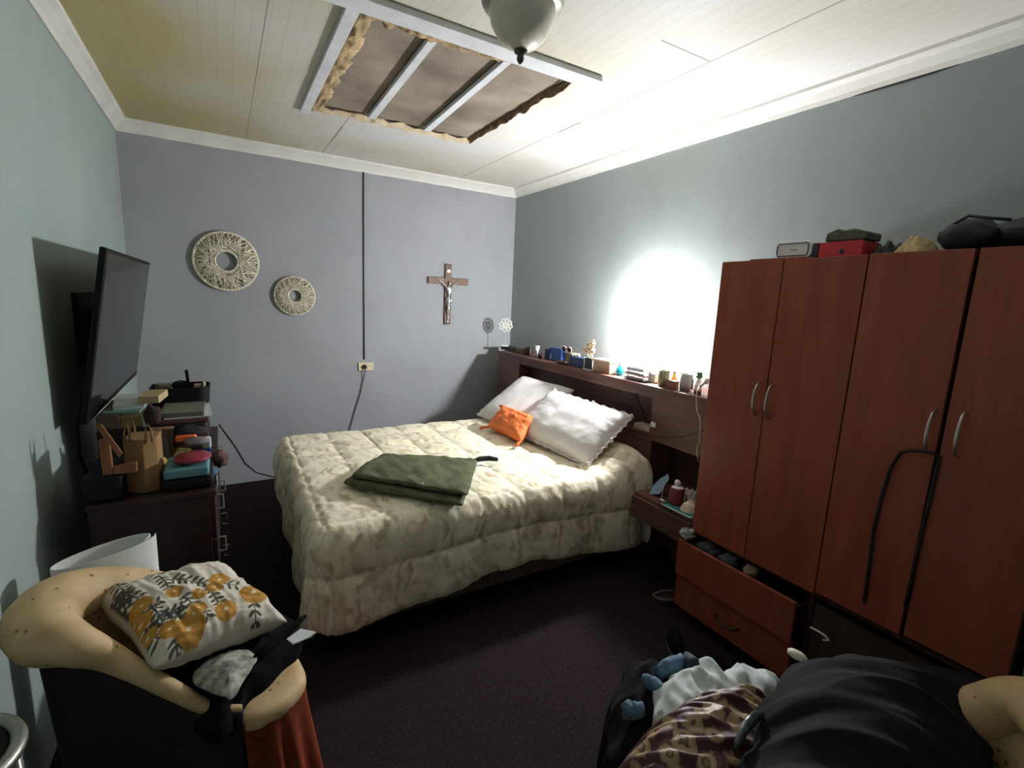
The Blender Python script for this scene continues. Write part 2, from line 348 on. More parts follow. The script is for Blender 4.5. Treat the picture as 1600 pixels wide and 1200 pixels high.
b = BM(); tube(b, [(-.52, 2.6, 1.08), (-.535, 2.55, .98), (-.53, 2.5, .86), (-.53, 2.62, .70)], .006, 8); tag(obj('television_cable', b, wire, smooth=True), 'black cable hanging down the left wall below the television', 'cable')

# ------------------------------------------------------------------ headboard unit
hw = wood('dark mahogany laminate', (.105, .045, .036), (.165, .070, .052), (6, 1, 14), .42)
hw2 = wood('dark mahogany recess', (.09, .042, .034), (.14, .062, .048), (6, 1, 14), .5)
HX = 2.22; HY0_, HY1_ = 1.49, 3.985; HZ = 1.08
hb = thing('headboard', 'long dark wood headboard unit with shelf top and open niches behind the bed', 'headboard', (2.36, 2.74, 0))
obj('shelf_top', bx(HX-.02, XR-.004, HY0_, HY1_, HZ-.022, HZ), hw, hb, bev=.002)
obj('fascia', bx(HX, HX+.02, 2.045, 3.60, 1.005, HZ-.022), hw, hb)
obj('side_block', bx(HX-.004, XR-.004, 3.60, HY1_-.004, 0, HZ-.022), hw, hb, bev=.002)
obj('side_block', bx(HX-.002, XR-.004, HY0_, 2.045, .745, HZ-.022), hw, hb, bev=.002)
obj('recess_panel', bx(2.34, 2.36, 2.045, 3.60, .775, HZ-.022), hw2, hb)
obj('recess_shelf', bx(HX, 2.36, 2.045, 3.60, .755, .775), hw, hb)
obj('lower_panel', bx(HX, HX+.02, 2.045, 3.60, 0, .755), hw, hb)
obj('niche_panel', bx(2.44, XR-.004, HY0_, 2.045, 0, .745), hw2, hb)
obj('niche_side', bx(HX, 2.44, 2.025, 2.045, 0, .745), hw, hb)
ns = thing('nightstand', 'low dark wood bedside shelf with drawer between bed and wardrobe', 'nightstand', (2.2, 1.7, .34))
obj('body', bx(1.985, 2.439, HY0_, 1.90, .355, .50), hw, ns, bev=.002)
obj('drawer_front', bx(1.965, 1.984, HY0_, 1.90, .36, .485), hw, ns, bev=.002)
obj('leg', bx(2.35, 2.435, HY0_, 1.90, 0, .354), hw, ns)

# ------------------------------------------------------------------ bed
bed = thing('bed', 'dark bed base with mattress under the sage quilt', 'bed', (1.25, 2.7, 0))
obj('base', bx(.34, 2.215, 2.06, 3.40, .04, .30), mat('brown base fabric', (.20, .13, .105), .9, var=.2, vscale=30), bed, bev=.02)
obj('mattress', bx(.33, 2.20, 2.05, 3.42, .301, .54), mat('mattress ticking', (.35, .32, .28), .9), bed, bev=.04)
for x in (.45, 2.1):
    for y in (2.12, 3.3): obj('leg', bx(x-.03, x+.03, y-.03, y+.03, 0, .039), blk, bed)
def comforter():
    X0, X1, Y0, Y1, Z = .34, 2.14, 2.03, 3.40, .585
    sp = .24; R = .075
    def f(u, v):
        s = X0-.50+u*(X1+.07-(X0-.50)); t = Y0-.50+v*(Y1+.42-(Y0-.50))
        dx = min(0, s-X0)+max(0, s-X1); dy = min(0, t-Y0)+max(0, t-Y1)
        qx = min(max(s, X0), X1); qy = min(max(t, Y0), Y1)
        ax, ay = abs(dx), abs(dy)
        mx = .50 if dx < 0 else .07
        # foot end hangs less towards the far side
        if dx < 0: ax *= 1-.50*min(1, max(0, (qy-Y0-.15)/1.2))
        if dy < 0: ay *= 1-.17*math.exp(-((s-1.25)/.45)**2)
        if dx < 0 and dy < 0: k = min(ax, ay)/max(ax, ay, 1e-6); ax *= 1-.17*k; ay *= 1-.17*k
        d = (ax**4+ay**4)**.25 if ax+ay > 0 else 0
        n = Vector((dx, dy, 0)); n = n.normalized() if n.length > 1e-9 else Vector((0, 0, 0))
        corner = min(1, 4*min(ax, ay)/(max(ax, ay)+1e-6)) if max(ax, ay) > 0 else 0
        if d < R*PI/2: off = R*math.sin(d/R); dr = R*(1-math.cos(d/R))
        else:
            e = d-R*PI/2; fl = .03+.10*corner
            if dx < 0 and corner < .5: fl += .12*min(1, max(0, (qy-2.4)))
            off = R+e*fl; dr = R+e*math.sqrt(max(0, 1-fl*fl))
            off += .014*e/.3*(1-corner)*math.sin((s if abs(dy) > abs(dx) else t)*17+1.3*math.sin(s*5))
        z = Z-dr
        # quilting: cells puffed between stitched seams
        a = abs(math.sin(PI*(s-X0+.02)/sp)); b_ = abs(math.sin(PI*(t-Y0+.015)/sp))
        puff = .019*(min(a, b_)**.42)
        wr = .0030*noise.noise(Vector((s*9, t*26, 1)))+.0020*noise.noise(Vector((s*45, t*12, 4)))
        if dy < 0: wr += .0035*noise.noise(Vector((s*38+t*20, t*7, 6)))
        wr += .0028*math.sin((s*.8+t*.35)*90+4*noise.noise(Vector((s*5, t*5, 2))))*(1-min(a, b_))*.6
        up = 1 if d < R else max(0, 1-(d-R)/.08)
        # soft hump over the hidden pillow at the near head corner, sag at the centre
        hz = .085*math.exp(-((s-2.06)/.15)**2-((t-2.12)/.27)**2)+.02*math.exp(-((s-2.1)/.15)**2)
        fold = -.028*math.exp(-((s-1.93+.35*(t-2.2)*(t < 2.2))/.022)**2)*(t < 2.42)
        low = .012*noise.noise(Vector((s*3, t*3, 9)))
        base = Vector((qx, qy, z))+n*off
        nrm = (n*(1-up)+Vector((0, 0, 1))*up)
        if nrm.length < .1: nrm = Vector((0, 0, 1))
        nrm.normalize()
        p = base+nrm*(puff+wr+fold+low*.6)+Vector((0, 0, hz*up+low*.3))
        if s > X1-.0 and t < Y0: p += Vector((.03*ay, 0, 0))
        return p
    b = BM(); grid(b, f, 270, 250)
    m = bpy.data.materials.new('sage leaf quilt cotton'); m.use_nodes = True; nt = m.node_tree; N = nt.nodes; L = nt.links
    bs = N['Principled BSDF']; bs.inputs['Roughness'].default_value = .75; bs.inputs['Sheen Weight'].default_value = .1; bs.inputs['Specular IOR Level'].default_value = .3
    tc = N.new('ShaderNodeTexCoord'); wv = N.new('ShaderNodeTexNoise'); wv.inputs['Scale'].default_value = 5; L.new(tc.outputs['Object'], wv.inputs[0])
    vm = N.new('ShaderNodeMix'); vm.data_type = 'RGBA'; vm.inputs[0].default_value = .25; L.new(tc.outputs['Object'], vm.inputs[6]); L.new(wv.outputs[1], vm.inputs[7])
    vo = N.new('ShaderNodeTexVoronoi'); vo.inputs['Scale'].default_value = 11; L.new(vm.outputs[2], vo.inputs[0])
    wt = N.new('ShaderNodeTexWave'); wt.inputs['Scale'].default_value = 4; wt.inputs['Distortion'].default_value = 14; wt.inputs['Detail'].default_value = 2; wt.inputs['Detail Scale'].default_value = 1.6; L.new(tc.outputs['Object'], wt.inputs[0])
    md = N.new('ShaderNodeMath'); md.operation = 'MULTIPLY_ADD'; L.new(wt.outputs[1], md.inputs[0]); md.inputs[1].default_value = .55; L.new(vo.outputs[0], md.inputs[2])
    rp = N.new('ShaderNodeValToRGB'); L.new(md.outputs[0], rp.inputs[0]); e = rp.color_ramp.elements
    e[0].position = .25; e[0].color = (.60, .50, .33, 1); e[1].position = .75; e[1].color = (.93, .85, .65, 1)
    L.new(rp.outputs[0], bs.inputs['Base Color'])
    n2 = N.new('ShaderNodeTexNoise'); n2.inputs['Scale'].default_value = 38; n2.inputs['Detail'].default_value = 3; L.new(tc.outputs['Object'], n2.inputs[0])
    bp = N.new('ShaderNodeBump'); bp.inputs['Strength'].default_value = .45; bp.inputs['Distance'].default_value = .006; L.new(n2.outputs[0], bp.inputs['Height']); L.new(bp.outputs[0], bs.inputs['Normal'])
    o = obj('quilt', b, m, smooth=True, solid=.006)
    tag(o, 'sage and cream leaf-patterned quilt with stitched squares spread over the bed', 'quilt')
comforter()

# ------------------------------------------------------------------ pillows
def cushion(c, U, V, th, seed=0, corner=.12, wr=.006, n=60, tilt=None):
    """two-sided stuffed cushion, U and V half-extents"""
    c, U, V = Vector(c), Vector(U), Vector(V); Nn = U.cross(V).normalized(); b = BM()
    def side(sg):
        def f(i, j):
            u, v = 2*i-1, 2*j-1
            e = max(0, (1-u**4)*(1-v**4))**.5
            k = 1-corner*(1-abs(u*v))*(max(abs(u), abs(v))**3)
            p = c+U*u*k+V*v*k
            w_ = wr*noise.noise(Vector((u*3+seed, v*3, 2)))*2+wr*noise.noise(Vector((u*9, v*4+seed, 5)))+wr*1.2*noise.noise(Vector((u*5, v*12+seed, 5)))*max(abs(u), abs(v))**2
            return p+Nn*sg*(th*e+(w_ if e > .02 else 0)*min(1, e*2))
        return f
    A = grid(b, side(1), n, n); Bq = grid(b, side(-1), n, n)
    bmesh.ops.remove_doubles(b, verts=b.verts, dist=.0006)
    return b
def quad_axes(tl, tr, br, bl):
    tl, tr, br, bl = map(Vector, (tl, tr, br, bl)); c = (tl+tr+br+bl)/4
    return c, ((tr+br)-(tl+bl))/4, ((tl+tr)-(bl+br))/4
lin = mat('white linen', (.74, .71, .70), .85, var=.03, vscale=10, bump=.05, bscale=9, sheen=.1)
p2 = thing('pillow', 'large white fringed pillow leaning on the headboard, in front of the other', 'pillow', (1.95, 2.5, .62), 'white pillows at the head of the bed')
BL = Vector((1.70, 2.80, .63)); BR = Vector((1.85, 2.17, .64)); TR = onX(984, 660, 2.10)+Vector((0, 0, 0)); TL = onX(866, 606, 2.08)
c, U, V = quad_axes(TL, TR, BR, BL); Nn = U.cross(V).normalized()
obj('cover', cushion(c, U*1.04, V*1.04, .085, 1, .05, .0016), lin, p2, smooth=True)
def frill(c, U, V, parent, seed, sides):
    """narrow ruffled flange along chosen edges with small knotted tassels"""
    for (a, b_) in sides:
        b = BM()
        def f(i, j):
            p = c+(U*a[0]+V*a[1])*(1-i)*1.0+(U*b_[0]+V*b_[1])*i; out = ((U*a[0]+V*a[1])+(U*b_[0]+V*b_[1])).normalized()
            return p-out*.012+out*(.034*j)+Nn*(.007*math.sin(i*55+j*2)*j+.006*noise.noise(Vector((i*20, j*3, seed))))
        grid(b, f, 90, 5); obj('ruffle', b, lin, parent, smooth=True, solid=.002)
frill(c, U*1.0, V*1.0, p2, 3, [((1, 1), (1, -1)), ((1, -1), (-1, -1)), ((-1, 1), (1, 1))])
for k, q in enumerate([(1.03, 1.03), (1.05, -1.02), (-.98, 1.06), (.1, 1.06), (1.06, .0)]):
    b = BM(); p = c+U*q[0]+V*q[1]; ball(b, p, .013, 10, .2, seed=k); ball(b, p+Vector((-.008, -.006, .012)), .010, 10, .2, seed=k+4); obj('knot', b, lin, p2, smooth=True)
p1 = thing('pillow', 'white pillow behind, nearest the room corner, half hidden by the front pillow', 'pillow', (1.95, 3.2, .62), 'white pillows at the head of the bed')
TL = onX(818, 588, 2.12); BL = Vector((1.72, 3.39, .63)); BR = Vector((1.82, 2.84, .62)); TR = TL+(BR-BL)*1.0+Vector((0, 0, -.02)); TL = TL+Vector((0, .0, 0))
c, U, V = quad_axes(TL, TR, BR, BL); Nn = U.cross(V).normalized()
obj('cover', cushion(c, U*1.03, V*1.03, .07, 6, .05, .0015), lin, p1, smooth=True)
frill(c, U, V, p1, 9, [((-1, -1), (-1, 1))])
# orange cushion
om = mat('orange cotton', (.78, .185, .045), .8, var=.12, vscale=8, bump=.3, bscale=40)
oc = thing('cushion', 'small orange cushion with tassels at its corners on the bed', 'cushion', (1.75, 2.95, .6))
TL = onX(787, 634, 1.80); TR = onX(842, 657, 1.80); BR = Vector((1.655, 2.64, .64)); BL = Vector((1.61, 3.00, .635))
c, U, V = quad_axes(TL, TR, BR, BL); Nn = U.cross(V).normalized()
obj('cover', cushion(c, U*1.02, V*1.02, .06, 4, .10, .004, 46), om, oc, smooth=True)
for k, q in enumerate([(-1, 1), (1, 1), (1, -1), (-1, -1)]):
    p = c+U*q[0]*1.0+V*q[1]*1.0; d = (U*q[0]).normalized(); b = BM()
    if q[1] < 0: d = (d*.4+Vector((-1, -.2, -.1))).normalized()
    ball(b, p+d*.008, .010, 10)
    for j in range(9):
        a = 2*PI*j/9; q2 = Vector((.3*math.cos(a), .3*math.sin(a), .25*math.sin(a)))
        e = p+d*.055+q2*.035; e.z = max(e.z-.008, .622); tube(b, [p+d*.012, p+d*.03+q2*.02, e], .003, 5)
    obj('tassel', b, om, oc, smooth=True)
# folded green blanket
gm = mat('green fleece', (.115, .13, .072), .9, var=.25, vscale=12, bump=.3, bscale=90, spec=.1)
gb = thing('folded_blanket', 'folded dark green fleece blanket lying on the quilt', 'blanket', (.95, 2.4, .61))
def slab(P4, z0, th, seed, fold=True):
    A, Bc, Cc, D = [Vector((p[0], p[1], 0)) for p in P4]; b = BM()
    def f(i, j):
        a = 2*PI*i; # around the cross-section, j along
        u = .5-.5*math.cos(a); s = math.sin(a); s = math.copysign(abs(s)**.35, s)
        e = min(1, 14*min(j, 1-j)+.15)
        p = (A.lerp(Bc, j)).lerp(D.lerp(Cc, j), u)
        z = z0+th/2+s*th/2*e**.5+.008*noise.noise(Vector((p.x*6, p.y*6, seed)))*(s > 0)+.006*noise.noise(Vector((p.x*25, p.y*8, seed)))
        return Vector((p.x+.006*noise.noise(Vector((j*9, a, seed))), p.y, z))
    P = grid(b, f, 72, 60, cu=True)
    b.faces.new([r[0] for r in P]); b.faces.new([r[-1] for r in P][::-1])
    return b
lay = [(.475, 2.42), (.62, 2.78), (1.22, 2.46), (.955, 2.03)]
obj('lower_fold', slab([onZ(537, 755, .63), onZ(722, 790, .63), onZ(738, 745, .63), onZ(575, 722, .63)], .612, .040, 2), gm, gb, smooth=True)
obj('upper_fold', slab([onZ(550, 745, .66), onZ(730, 776, .66), onZ(746, 722, .66), onZ(597, 711, .66)], .650, .036, 5), gm, gb, smooth=True)
tag(obj('belt', (lambda b: (tube(b, [onZ(738, 721, .645), onZ(750, 717, .645), onZ(764, 716, .64), onZ(778, 718, .635)], [.012, .016, .016, .012], 10, flat=.6), b)[1])(BM()), blk, smooth=True), 'short black strap sticking out beside the folded green blanket', 'strap')

# ------------------------------------------------------------------ wardrobe
ww = wood('red cherry laminate', (.29, .066, .034), (.335, .082, .042), (8, 8, .8), .38, 3)
ww2 = wood('dark wardrobe carcass', (.055, .020, .015), (.08, .03, .02), (8, 8, .8), .6, 3)
satin = mat('satin nickel', (.55, .52, .48), .35, metal=.9)
WX = 1.972; WZ = 1.765
wd = thing('wardrobe', 'tall four-door cherry red wardrobe with drawers beneath, right of the bed', 'wardrobe', (2.23, .9, 0))
b = BM(); box(b, WX+.02, 2.50, .335, .353, .04, WZ); box(b, WX+.02, 2.50, 1.462, 1.48, .04, WZ); box(b, WX+.02, 2.50, .353, 1.462, WZ-.018, WZ-.001)
box(b, 2.488, 2.50, .353, 1.462, .04, WZ-.018); box(b, WX+.03, 2.487, .353, 1.462, .43, .448); box(b, WX+.03, 2.487, .895, .913, .05, .43); box(b, WX+.03, 2.487, .353, 1.462, .04, .058); box(b, WX+.04, 2.487, .353, 1.462, 0, .04)
obj('carcass', b, ww2, wd)
seams = [(1.482, 1.195), (1.193, .890), (.887, .602), (.592, .333)]
hy = [1.225, 1.168, .622, .548]; hz = [1.18, 1.18, 1.19, 1.20]
for i, (a, c_) in enumerate(seams):
    z0 = .452 if i < 2 else (.462 if i == 2 else .47)
    d = obj('door', bx(WX, WX+.018, c_+.001, a-.001, z0, WZ+.003*(i > 1)), ww, wd, bev=.0015)
    if i == 2: d.modifiers['b'].width = .002
    y = hy[i]; z = hz[i]; b = BM()
    tube(b, [(WX+.001, y, z+.072), (WX-.022, y, z+.060), (WX-.033, y, z+.03), (WX-.036, y, z), (WX-.033, y, z-.03), (WX-.022, y, z-.060), (WX+.001, y, z-.072)], [.005, .0065, .008, .0085, .008, .0065, .005], 10, flat=.7)
    obj('handle', b, satin, d, smooth=True)
DX = 1.90
def drawer(z0, z1, x, handle=True):
    d = obj('drawer', bx(x, x+.018, .915, 1.50, z0, z1), ww, wd, bev=.002)
    obj('drawer_box', (lambda b: (box(b, x+.018, 2.40, .93, .942, z0+.02, z1-.045), box(b, x+.018, 2.40, 1.448, 1.46, z0+.02, z1-.045), box(b, x+.018, 2.40, .942, 1.448, z0+.02, z0+.03), b)[3])(BM()), ww2, d)
    if handle:
        b = BM(); tube(b, [(x+.001, 1.26, (z0+z1)/2), (x-.02, 1.25, (z0+z1)/2-.004), (x-.028, 1.20, (z0+z1)/2-.012), (x-.02, 1.15, (z0+z1)/2-.004), (x+.001, 1.14, (z0+z1)/2)], .006, 8); obj('handle', b, mat('bronze handle', (.06, .035, .025), .5, metal=.5), d, smooth=True)
drawer(.235, .415, DX, False); drawer(.06, .232, DX+.018, True)
obj('lower_panel', bx(WX+.02, WX+.035, .36, .885, .10, .405), wood('dull brown board', (.045, .03, .022), (.06, .04, .03), (8, 8, .8), .6), wd)
# strap hung over the third door's handle
P = [(WX-.030, .628, 1.125), (WX-.034, .66, 1.118), (WX-.012, .69, 1.10), (WX-.006, .712, 1.04), (WX-.006, .722, .93), (WX-.006, .728, .80), (WX-.006, .722, .66), (WX-.006, .716, .52)]
Q = [(WX-.030, .628, 1.125), (WX-.030, .602, 1.128), (WX-.012, .586, 1.118), (WX-.008, .588, 1.06), (WX-.008, .592, .9), (WX-.008, .596, .72), (WX-.008, .598, .58)]
b = BM(); tube(b, P, .0055, 8); tube(b, Q, .0055, 8)
tag(obj('hanging_strap', b, mat('black cord', (.015, .012, .014), .7), smooth=True), 'thin black strap looped over a wardrobe door handle and hanging down', 'strap')
# clothes caught in the top drawer
sk_ = [mat('grey striped knit', (.35, .37, .36), .9, var=.6, vscale=60), mat('charcoal knit', (.05, .05, .055), .9), mat('tan knit', (.25, .17, .11), .9)]
def lump(name, label, cat, c, r, m, seed, parts=None, lumpy=.5, seg=24, group=None):
    b = BM(); ball(b, c, r, seg, lumpy, seed=seed); return tag(obj(name, b, m, smooth=True), label, cat, group)
lump('folded_sock', 'grey striped socks sticking out at the left end of the open drawer', 'socks', (1.93, 1.475, .448), (.035, .035, .026), sk_[0], 3)
for i, (y, mi, ry) in enumerate(((1.385, 1, .075), (1.27, 1, .05), (1.16, 2, .035))):
    lump('folded_garment', ['dark folded garment beside the grey socks in the open drawer', 'charcoal garment in the middle of the open drawer', 'tan garment showing at the middle edge of the open drawer'][i], 'garment', (1.985, y, .400), (.05, ry*.8, .028), sk_[mi], 5+i)

# ------------------------------------------------------------------ bedside lamp (the only light that is on)
lampt = thing('table_lamp', 'small lit lamp with a bare white bulb on the headboard shelf, glaring on the wall', 'lamp', (LAMP.x, LAMP.y, HZ))
b = BM(); lathe(b, [(0, HZ), (.055, HZ), (.058, HZ+.008), (.045, HZ+.018), (.014, HZ+.026), (.010, HZ+.04), (.010, LAMP.z-.11), (.020, LAMP.z-.10), (.024, LAMP.z-.06), (.018, LAMP.z-.048), (0, LAMP.z-.048)], (LAMP.x, LAMP.y, 0), 28)
obj('stand', b, mat('white enamel', (.8, .8, .8), .3), lampt, smooth=True)
b = BM(); lathe(b, [(0, -.05), (.018, -.048), (.024, -.035), (.040, -.012), (.045, .008), (.040, .030), (.022, .046), (0, .051)], LAMP, 28)
obj('bulb', b, mat('lit bulb glass', (.9, .9, .9), .5, emit=(.97, .98, 1.0, BULB_STRENGTH)), lampt, smooth=True)

# ------------------------------------------------------------------ things on the headboard shelf
def shelf_box(name, label, cat, u0, u1, vt, x, depth, m, bev=.002, z0=HZ, vb=None, group=None, parent=None, pname=None):
    """box standing on the shelf whose front face spans these picture columns at distance x"""
    um = (u0+u1)/2
    ya = onX(u1, 570, x).y; yb = onX(u0, 570, x).y; zt_ = onX(um, vt, x).z
    zt_ = max(zt_, z0+.008)
    o = obj(pname or name, bx(x, x+depth, ya+.001, yb-.001, z0+.0005, zt_), m, parent, bev=bev)
    if not parent: tag(o, label, cat, group)
    return o, ya, yb, zt_
def shp(u, x, v=570): return onX(u, v, x).y
white = mat('white plastic', (.78, .78, .76), .35, var=.03); navy = mat('navy card', (.02, .035, .10), .5, var=.3); bluec = mat('blue card', (.02, .08, .30), .45, var=.3)
brownc = mat('brown leatherette', (.11, .06, .04), .6, var=.2); tan = mat('tan card', (.45, .32, .18), .7, var=.15); greyp = mat('grey metal mesh', (.42, .40, .43), .5, metal=.1)
darkc = mat('dark charcoal', (.03, .032, .034), .6)
# flat black box + mandala ornament on it
o, ya, yb, zt_ = shelf_box('flat_box', 'flat black box at the corner end of the headboard shelf, under the lattice ornament', 'box', 781, 804, 541.5, 2.30, .10, darkc)
mo = thing('lattice_ornament', 'white lattice flower ornament on a thin stand at the corner end of the shelf', 'ornament', (2.35, (ya+yb)/2, zt_))
c = onX(796, 508, 2.35); R_ = .058
b = BM()
for k in range(8):
    a = 2*PI*k/8+.2; q = Vector((2.35, c.y+.044*math.cos(a), c.z+.044*math.sin(a)))
    tube(b, [(2.35, q.y+.017*math.cos(t), q.z+.017*math.sin(t)) for t in [2*PI*j/16 for j in range(16)]], .0068, 6, True)
    q = Vector((2.35, c.y+.022*math.cos(a+.39), c.z+.022*math.sin(a+.39)))
    tube(b, [(2.35, q.y+.011*math.cos(t), q.z+.011*math.sin(t)) for t in [2*PI*j/12 for j in range(12)]], .0035, 6, True)
tube(b, [(2.35, c.y+.032*math.cos(t), c.z+.032*math.sin(t)) for t in [2*PI*j/24 for j in range(24)]], .004, 6, True)
tube(b, [(2.35, c.y+.010*math.cos(t), c.z+.010*math.sin(t)) for t in [2*PI*j/12 for j in range(12)]], .004, 6, True)
obj('lattice_disc', b, mat('white painted wood', (.72, .70, .64), .6, var=.05), mo, smooth=True)
b = BM(); tube(b, [(2.35, c.y, zt_+.012), (2.35, c.y, c.z-.058)], .003, 8); obj('stem', b, greyp, mo)
obj('base', bx(2.325, 2.375, c.y-.035, c.y+.035, zt_+.0005, zt_+.013), MATS['white painted wood'], mo, bev=.002)
mo.rotation_euler.z = 1.0
shelf_box('wooden_box', 'small brown wooden box beside the flat black box on the shelf', 'box', 804.5, 817, 544, 2.30, .08, mat('brown box wood', (.15, .085, .06), .6))
y = shp(822.5, 2.31, 555); b = BM(); lathe(b, [(0, HZ+.0005), (.022, HZ+.0005), (.024, HZ+.02), (.021, HZ+.045), (.023, HZ+.060), (.016, HZ+.070), (0, HZ+.072)], (2.32, y, 0), 20)
tag(obj('dark_jar', b, mat('dark brown ceramic', (.05, .03, .025), .4, var=.4, vscale=40), smooth=True), 'dark brown ceramic jar on the shelf, left of the spotted white tin', 'jar')
y = shp(836, 2.31, 555); t = thing('spotted_tin', 'tall white tin with black spots on the headboard shelf', 'tin', (2.33, y, HZ))
b = BM(); lathe(b, [(0, HZ+.0005), (.019, HZ+.0005), (.020, HZ+.003), (.020, HZ+.082), (0, HZ+.083)], (2.33, y, 0), 24)
sp = mat('black spots on white', (.03, .03, .03), .4, col2=(.85, .85, .85), vscale=45); obj('body', b, sp, t, smooth=True)
b = BM(); lathe(b, [(0, HZ+.083), (.021, HZ+.083), (.021, HZ+.094), (0, HZ+.095)], (2.33, y, 0), 24); obj('lid', b, white, t, smooth=True)
y = shp(844, 2.28, 558); b = BM(); lathe(b, [(0, HZ+.0005), (.016, HZ+.0005), (.018, HZ+.02), (.014, HZ+.05), (.008, HZ+.060), (.010, HZ+.07), (0, HZ+.072)], (2.275, y, 0), 20)
tag(obj('small_bottle', b, mat('black glass', (.02, .02, .022), .2), smooth=True), 'small black bottle in front of the spotted white tin', 'bottle')
shelf_box('blue_packet', 'narrow deep blue packet between the black bottle and the lettered blue box', 'packet', 850, 857, 545, 2.30, .04, navy)
o, ya, yb, zt_ = shelf_box('blue_box', 'bright blue printed box standing near the sunglasses on the shelf', 'box', 857.5, 876, 544, 2.30, .05, bluec)
b = BM(); prism(b, [(2.2985, yb-.004, HZ+.01), (2.2985, yb-.03, HZ+.012), (2.2985, yb-.035, HZ+.04), (2.2985, yb-.02, HZ+.055), (2.2985, yb-.006, HZ+.045)], (.001, 0, 0)); p_ = obj('printed_panel', b, mat('pale blue print', (.35, .38, .5), .5, var=.5, vscale=90)); tag(p_, 'pale printed label stuck on the bright blue box', 'label'); p_.parent = o; del p_['label']; del p_['category']
o, ya, yb, z_tan = shelf_box('tan_box', 'tan card box under the sunglasses on the shelf', 'box', 877, 893, 551, 2.34, .06, tan)
# sunglasses resting on the tan box
t = thing('sunglasses', 'brown sunglasses with pale rims lying on the tan box', 'sunglasses', (2.33, (ya+yb)/2, z_tan)); cz_ = z_tan+.026; cy_ = (ya+yb)/2-.010
for s_ in (-1, 1):
    b = BM(); tube(b, [(2.325, cy_+s_*.036+.031*math.cos(a), cz_+.0235*math.sin(a)) for a in [2*PI*j/20 for j in range(20)]], .0048, 6, True); obj('rim', b, mat('pale rim', (.85, .72, .62), .3), t, smooth=True)
    b = BM(); lathe(b, [(0, 0), (.023, .001), (.023, .003), (0, .004)], (2.326, cy_+s_*.036, cz_), 20, Matrix.Rotation(PI/2, 4, 'Y'), .95, 1.28); obj('lens', b, mat('brown lens', (.06, .025, .015), .15), t, smooth=True)
    b = BM(); tube(b, [(2.325, cy_+s_*.066, cz_+.006), (2.37, cy_+s_*.066, cz_+.006), (2.41, cy_+s_*.064, cz_-.006)], .0025, 6); obj('temple', b, brownc, t)
# dark pouch with silver knob in front, navy box
y0, y1 = shp(886, 2.25), shp(868, 2.25); b = BM(); ball(b, (2.265, (y0+y1)/2, HZ+.014), (.03, (y1-y0)/2, .0135), 16, .15)
t = thing('coin_purse', 'dark leather purse with a silver clasp at the front edge of the shelf', 'purse', (2.265, y0, HZ)); obj('pouch', b, brownc, t, smooth=True)
b = BM(); ball(b, (2.245, y0+.006, HZ+.018), .009, 12); obj('clasp', b, silver, t, smooth=True)
shelf_box('navy_box', 'long flat navy box on the shelf below the cream flowers', 'box', 888, 912, 558, 2.25, .07, navy)
# little beige shells on navy box
y = shp(900, 2.29); 
for k in range(3):
    b = BM(); ball(b, (2.27+.012*k, y+.022-.02*k, onX(900, 558, 2.25).z+.0125), (.013, .014, .012), 12, .35, seed=k)
    tag(obj('seashell', b, mat('peach shell', (.75, .50, .36), .5, var=.2, vscale=40), smooth=True), ['small peach seashell on the navy box, nearest the sunglasses', 'middle one of the three peach seashells on the navy box', 'small peach seashell on the navy box, nearest the flowers'][k], 'seashell', 'seashells on the navy box')
# cream artificial flowers in a low vase frame
t = thing('flower_ornament', 'cream artificial flower spray beside the wicker box on the shelf', 'artificial flowers', (2.35, shp(925, 2.35), HZ))
b = BM(); y = shp(925, 2.38)
lathe(b, [(0, HZ+.0005), (.018, HZ+.0005), (.022, HZ+.03), (.012, HZ+.05), (0, HZ+.05)], (2.38, y, 0), 16); obj('vase', b, white, t, smooth=True)
random.seed(4); fl = mat('cream petals', (.82, .66, .38), .7, var=.15, vscale=30)
for (u, v, r) in [(921, 541, .030), (927, 536, .026), (914, 546, .024), (926, 547, .028), (919, 549, .020)]:
    q = onX(u, v, 2.37); b = BM()
    for k in range(9):
        a = 2*PI*k/9; ball(b, q+Vector((-.004*(k % 2), .55*r*math.cos(a), .55*r*math.sin(a))), (r*.25, r*.48, r*.48), 8, .2, seed=k)
    ball(b, q+Vector((-.006, 0, 0)), r*.4, 8); tube(b, [q, (2.38, y, HZ+.04)], .0018, 5); obj('flower', b, fl, t, smooth=True)
# small stand frame
o, ya, yb, zt_ = shelf_box('photo_stand', 'small black picture in a white stand, left of the wicker box', 'picture frame', 913, 924, 559, 2.24, .012, darkc)
tr_ = obj('stand_foot', bx(2.228, 2.262, ya-.002, yb+.004, HZ+.0003, HZ+.008), white, o); obj('frame_side', bx(2.236, 2.256, yb-.001, yb+.003, HZ+.008, zt_), white, o)
# wicker box
t = thing('wicker_box', 'square blush wicker box with lid on the headboard shelf', 'box', (2.30, shp(940, 2.25), HZ)); ya, yb = shp(953, 2.25), shp(926, 2.25)
wk = mat('blush wicker', (.52, .33, .25), .7, var=.35, vscale=50, bump=.5, bscale=80, stretch=(1, 3, .6))
obj('body', bx(2.25, 2.35, ya, yb, HZ+.0005, HZ+.075), wk, t, bev=.004); obj('lid', bx(2.245, 2.355, ya-.004, yb+.004, HZ+.0755, HZ+.093), mat('pale wicker lid', (.66, .50, .40), .7, var=.25, vscale=60, bump=.3, bscale=90), t, bev=.004)
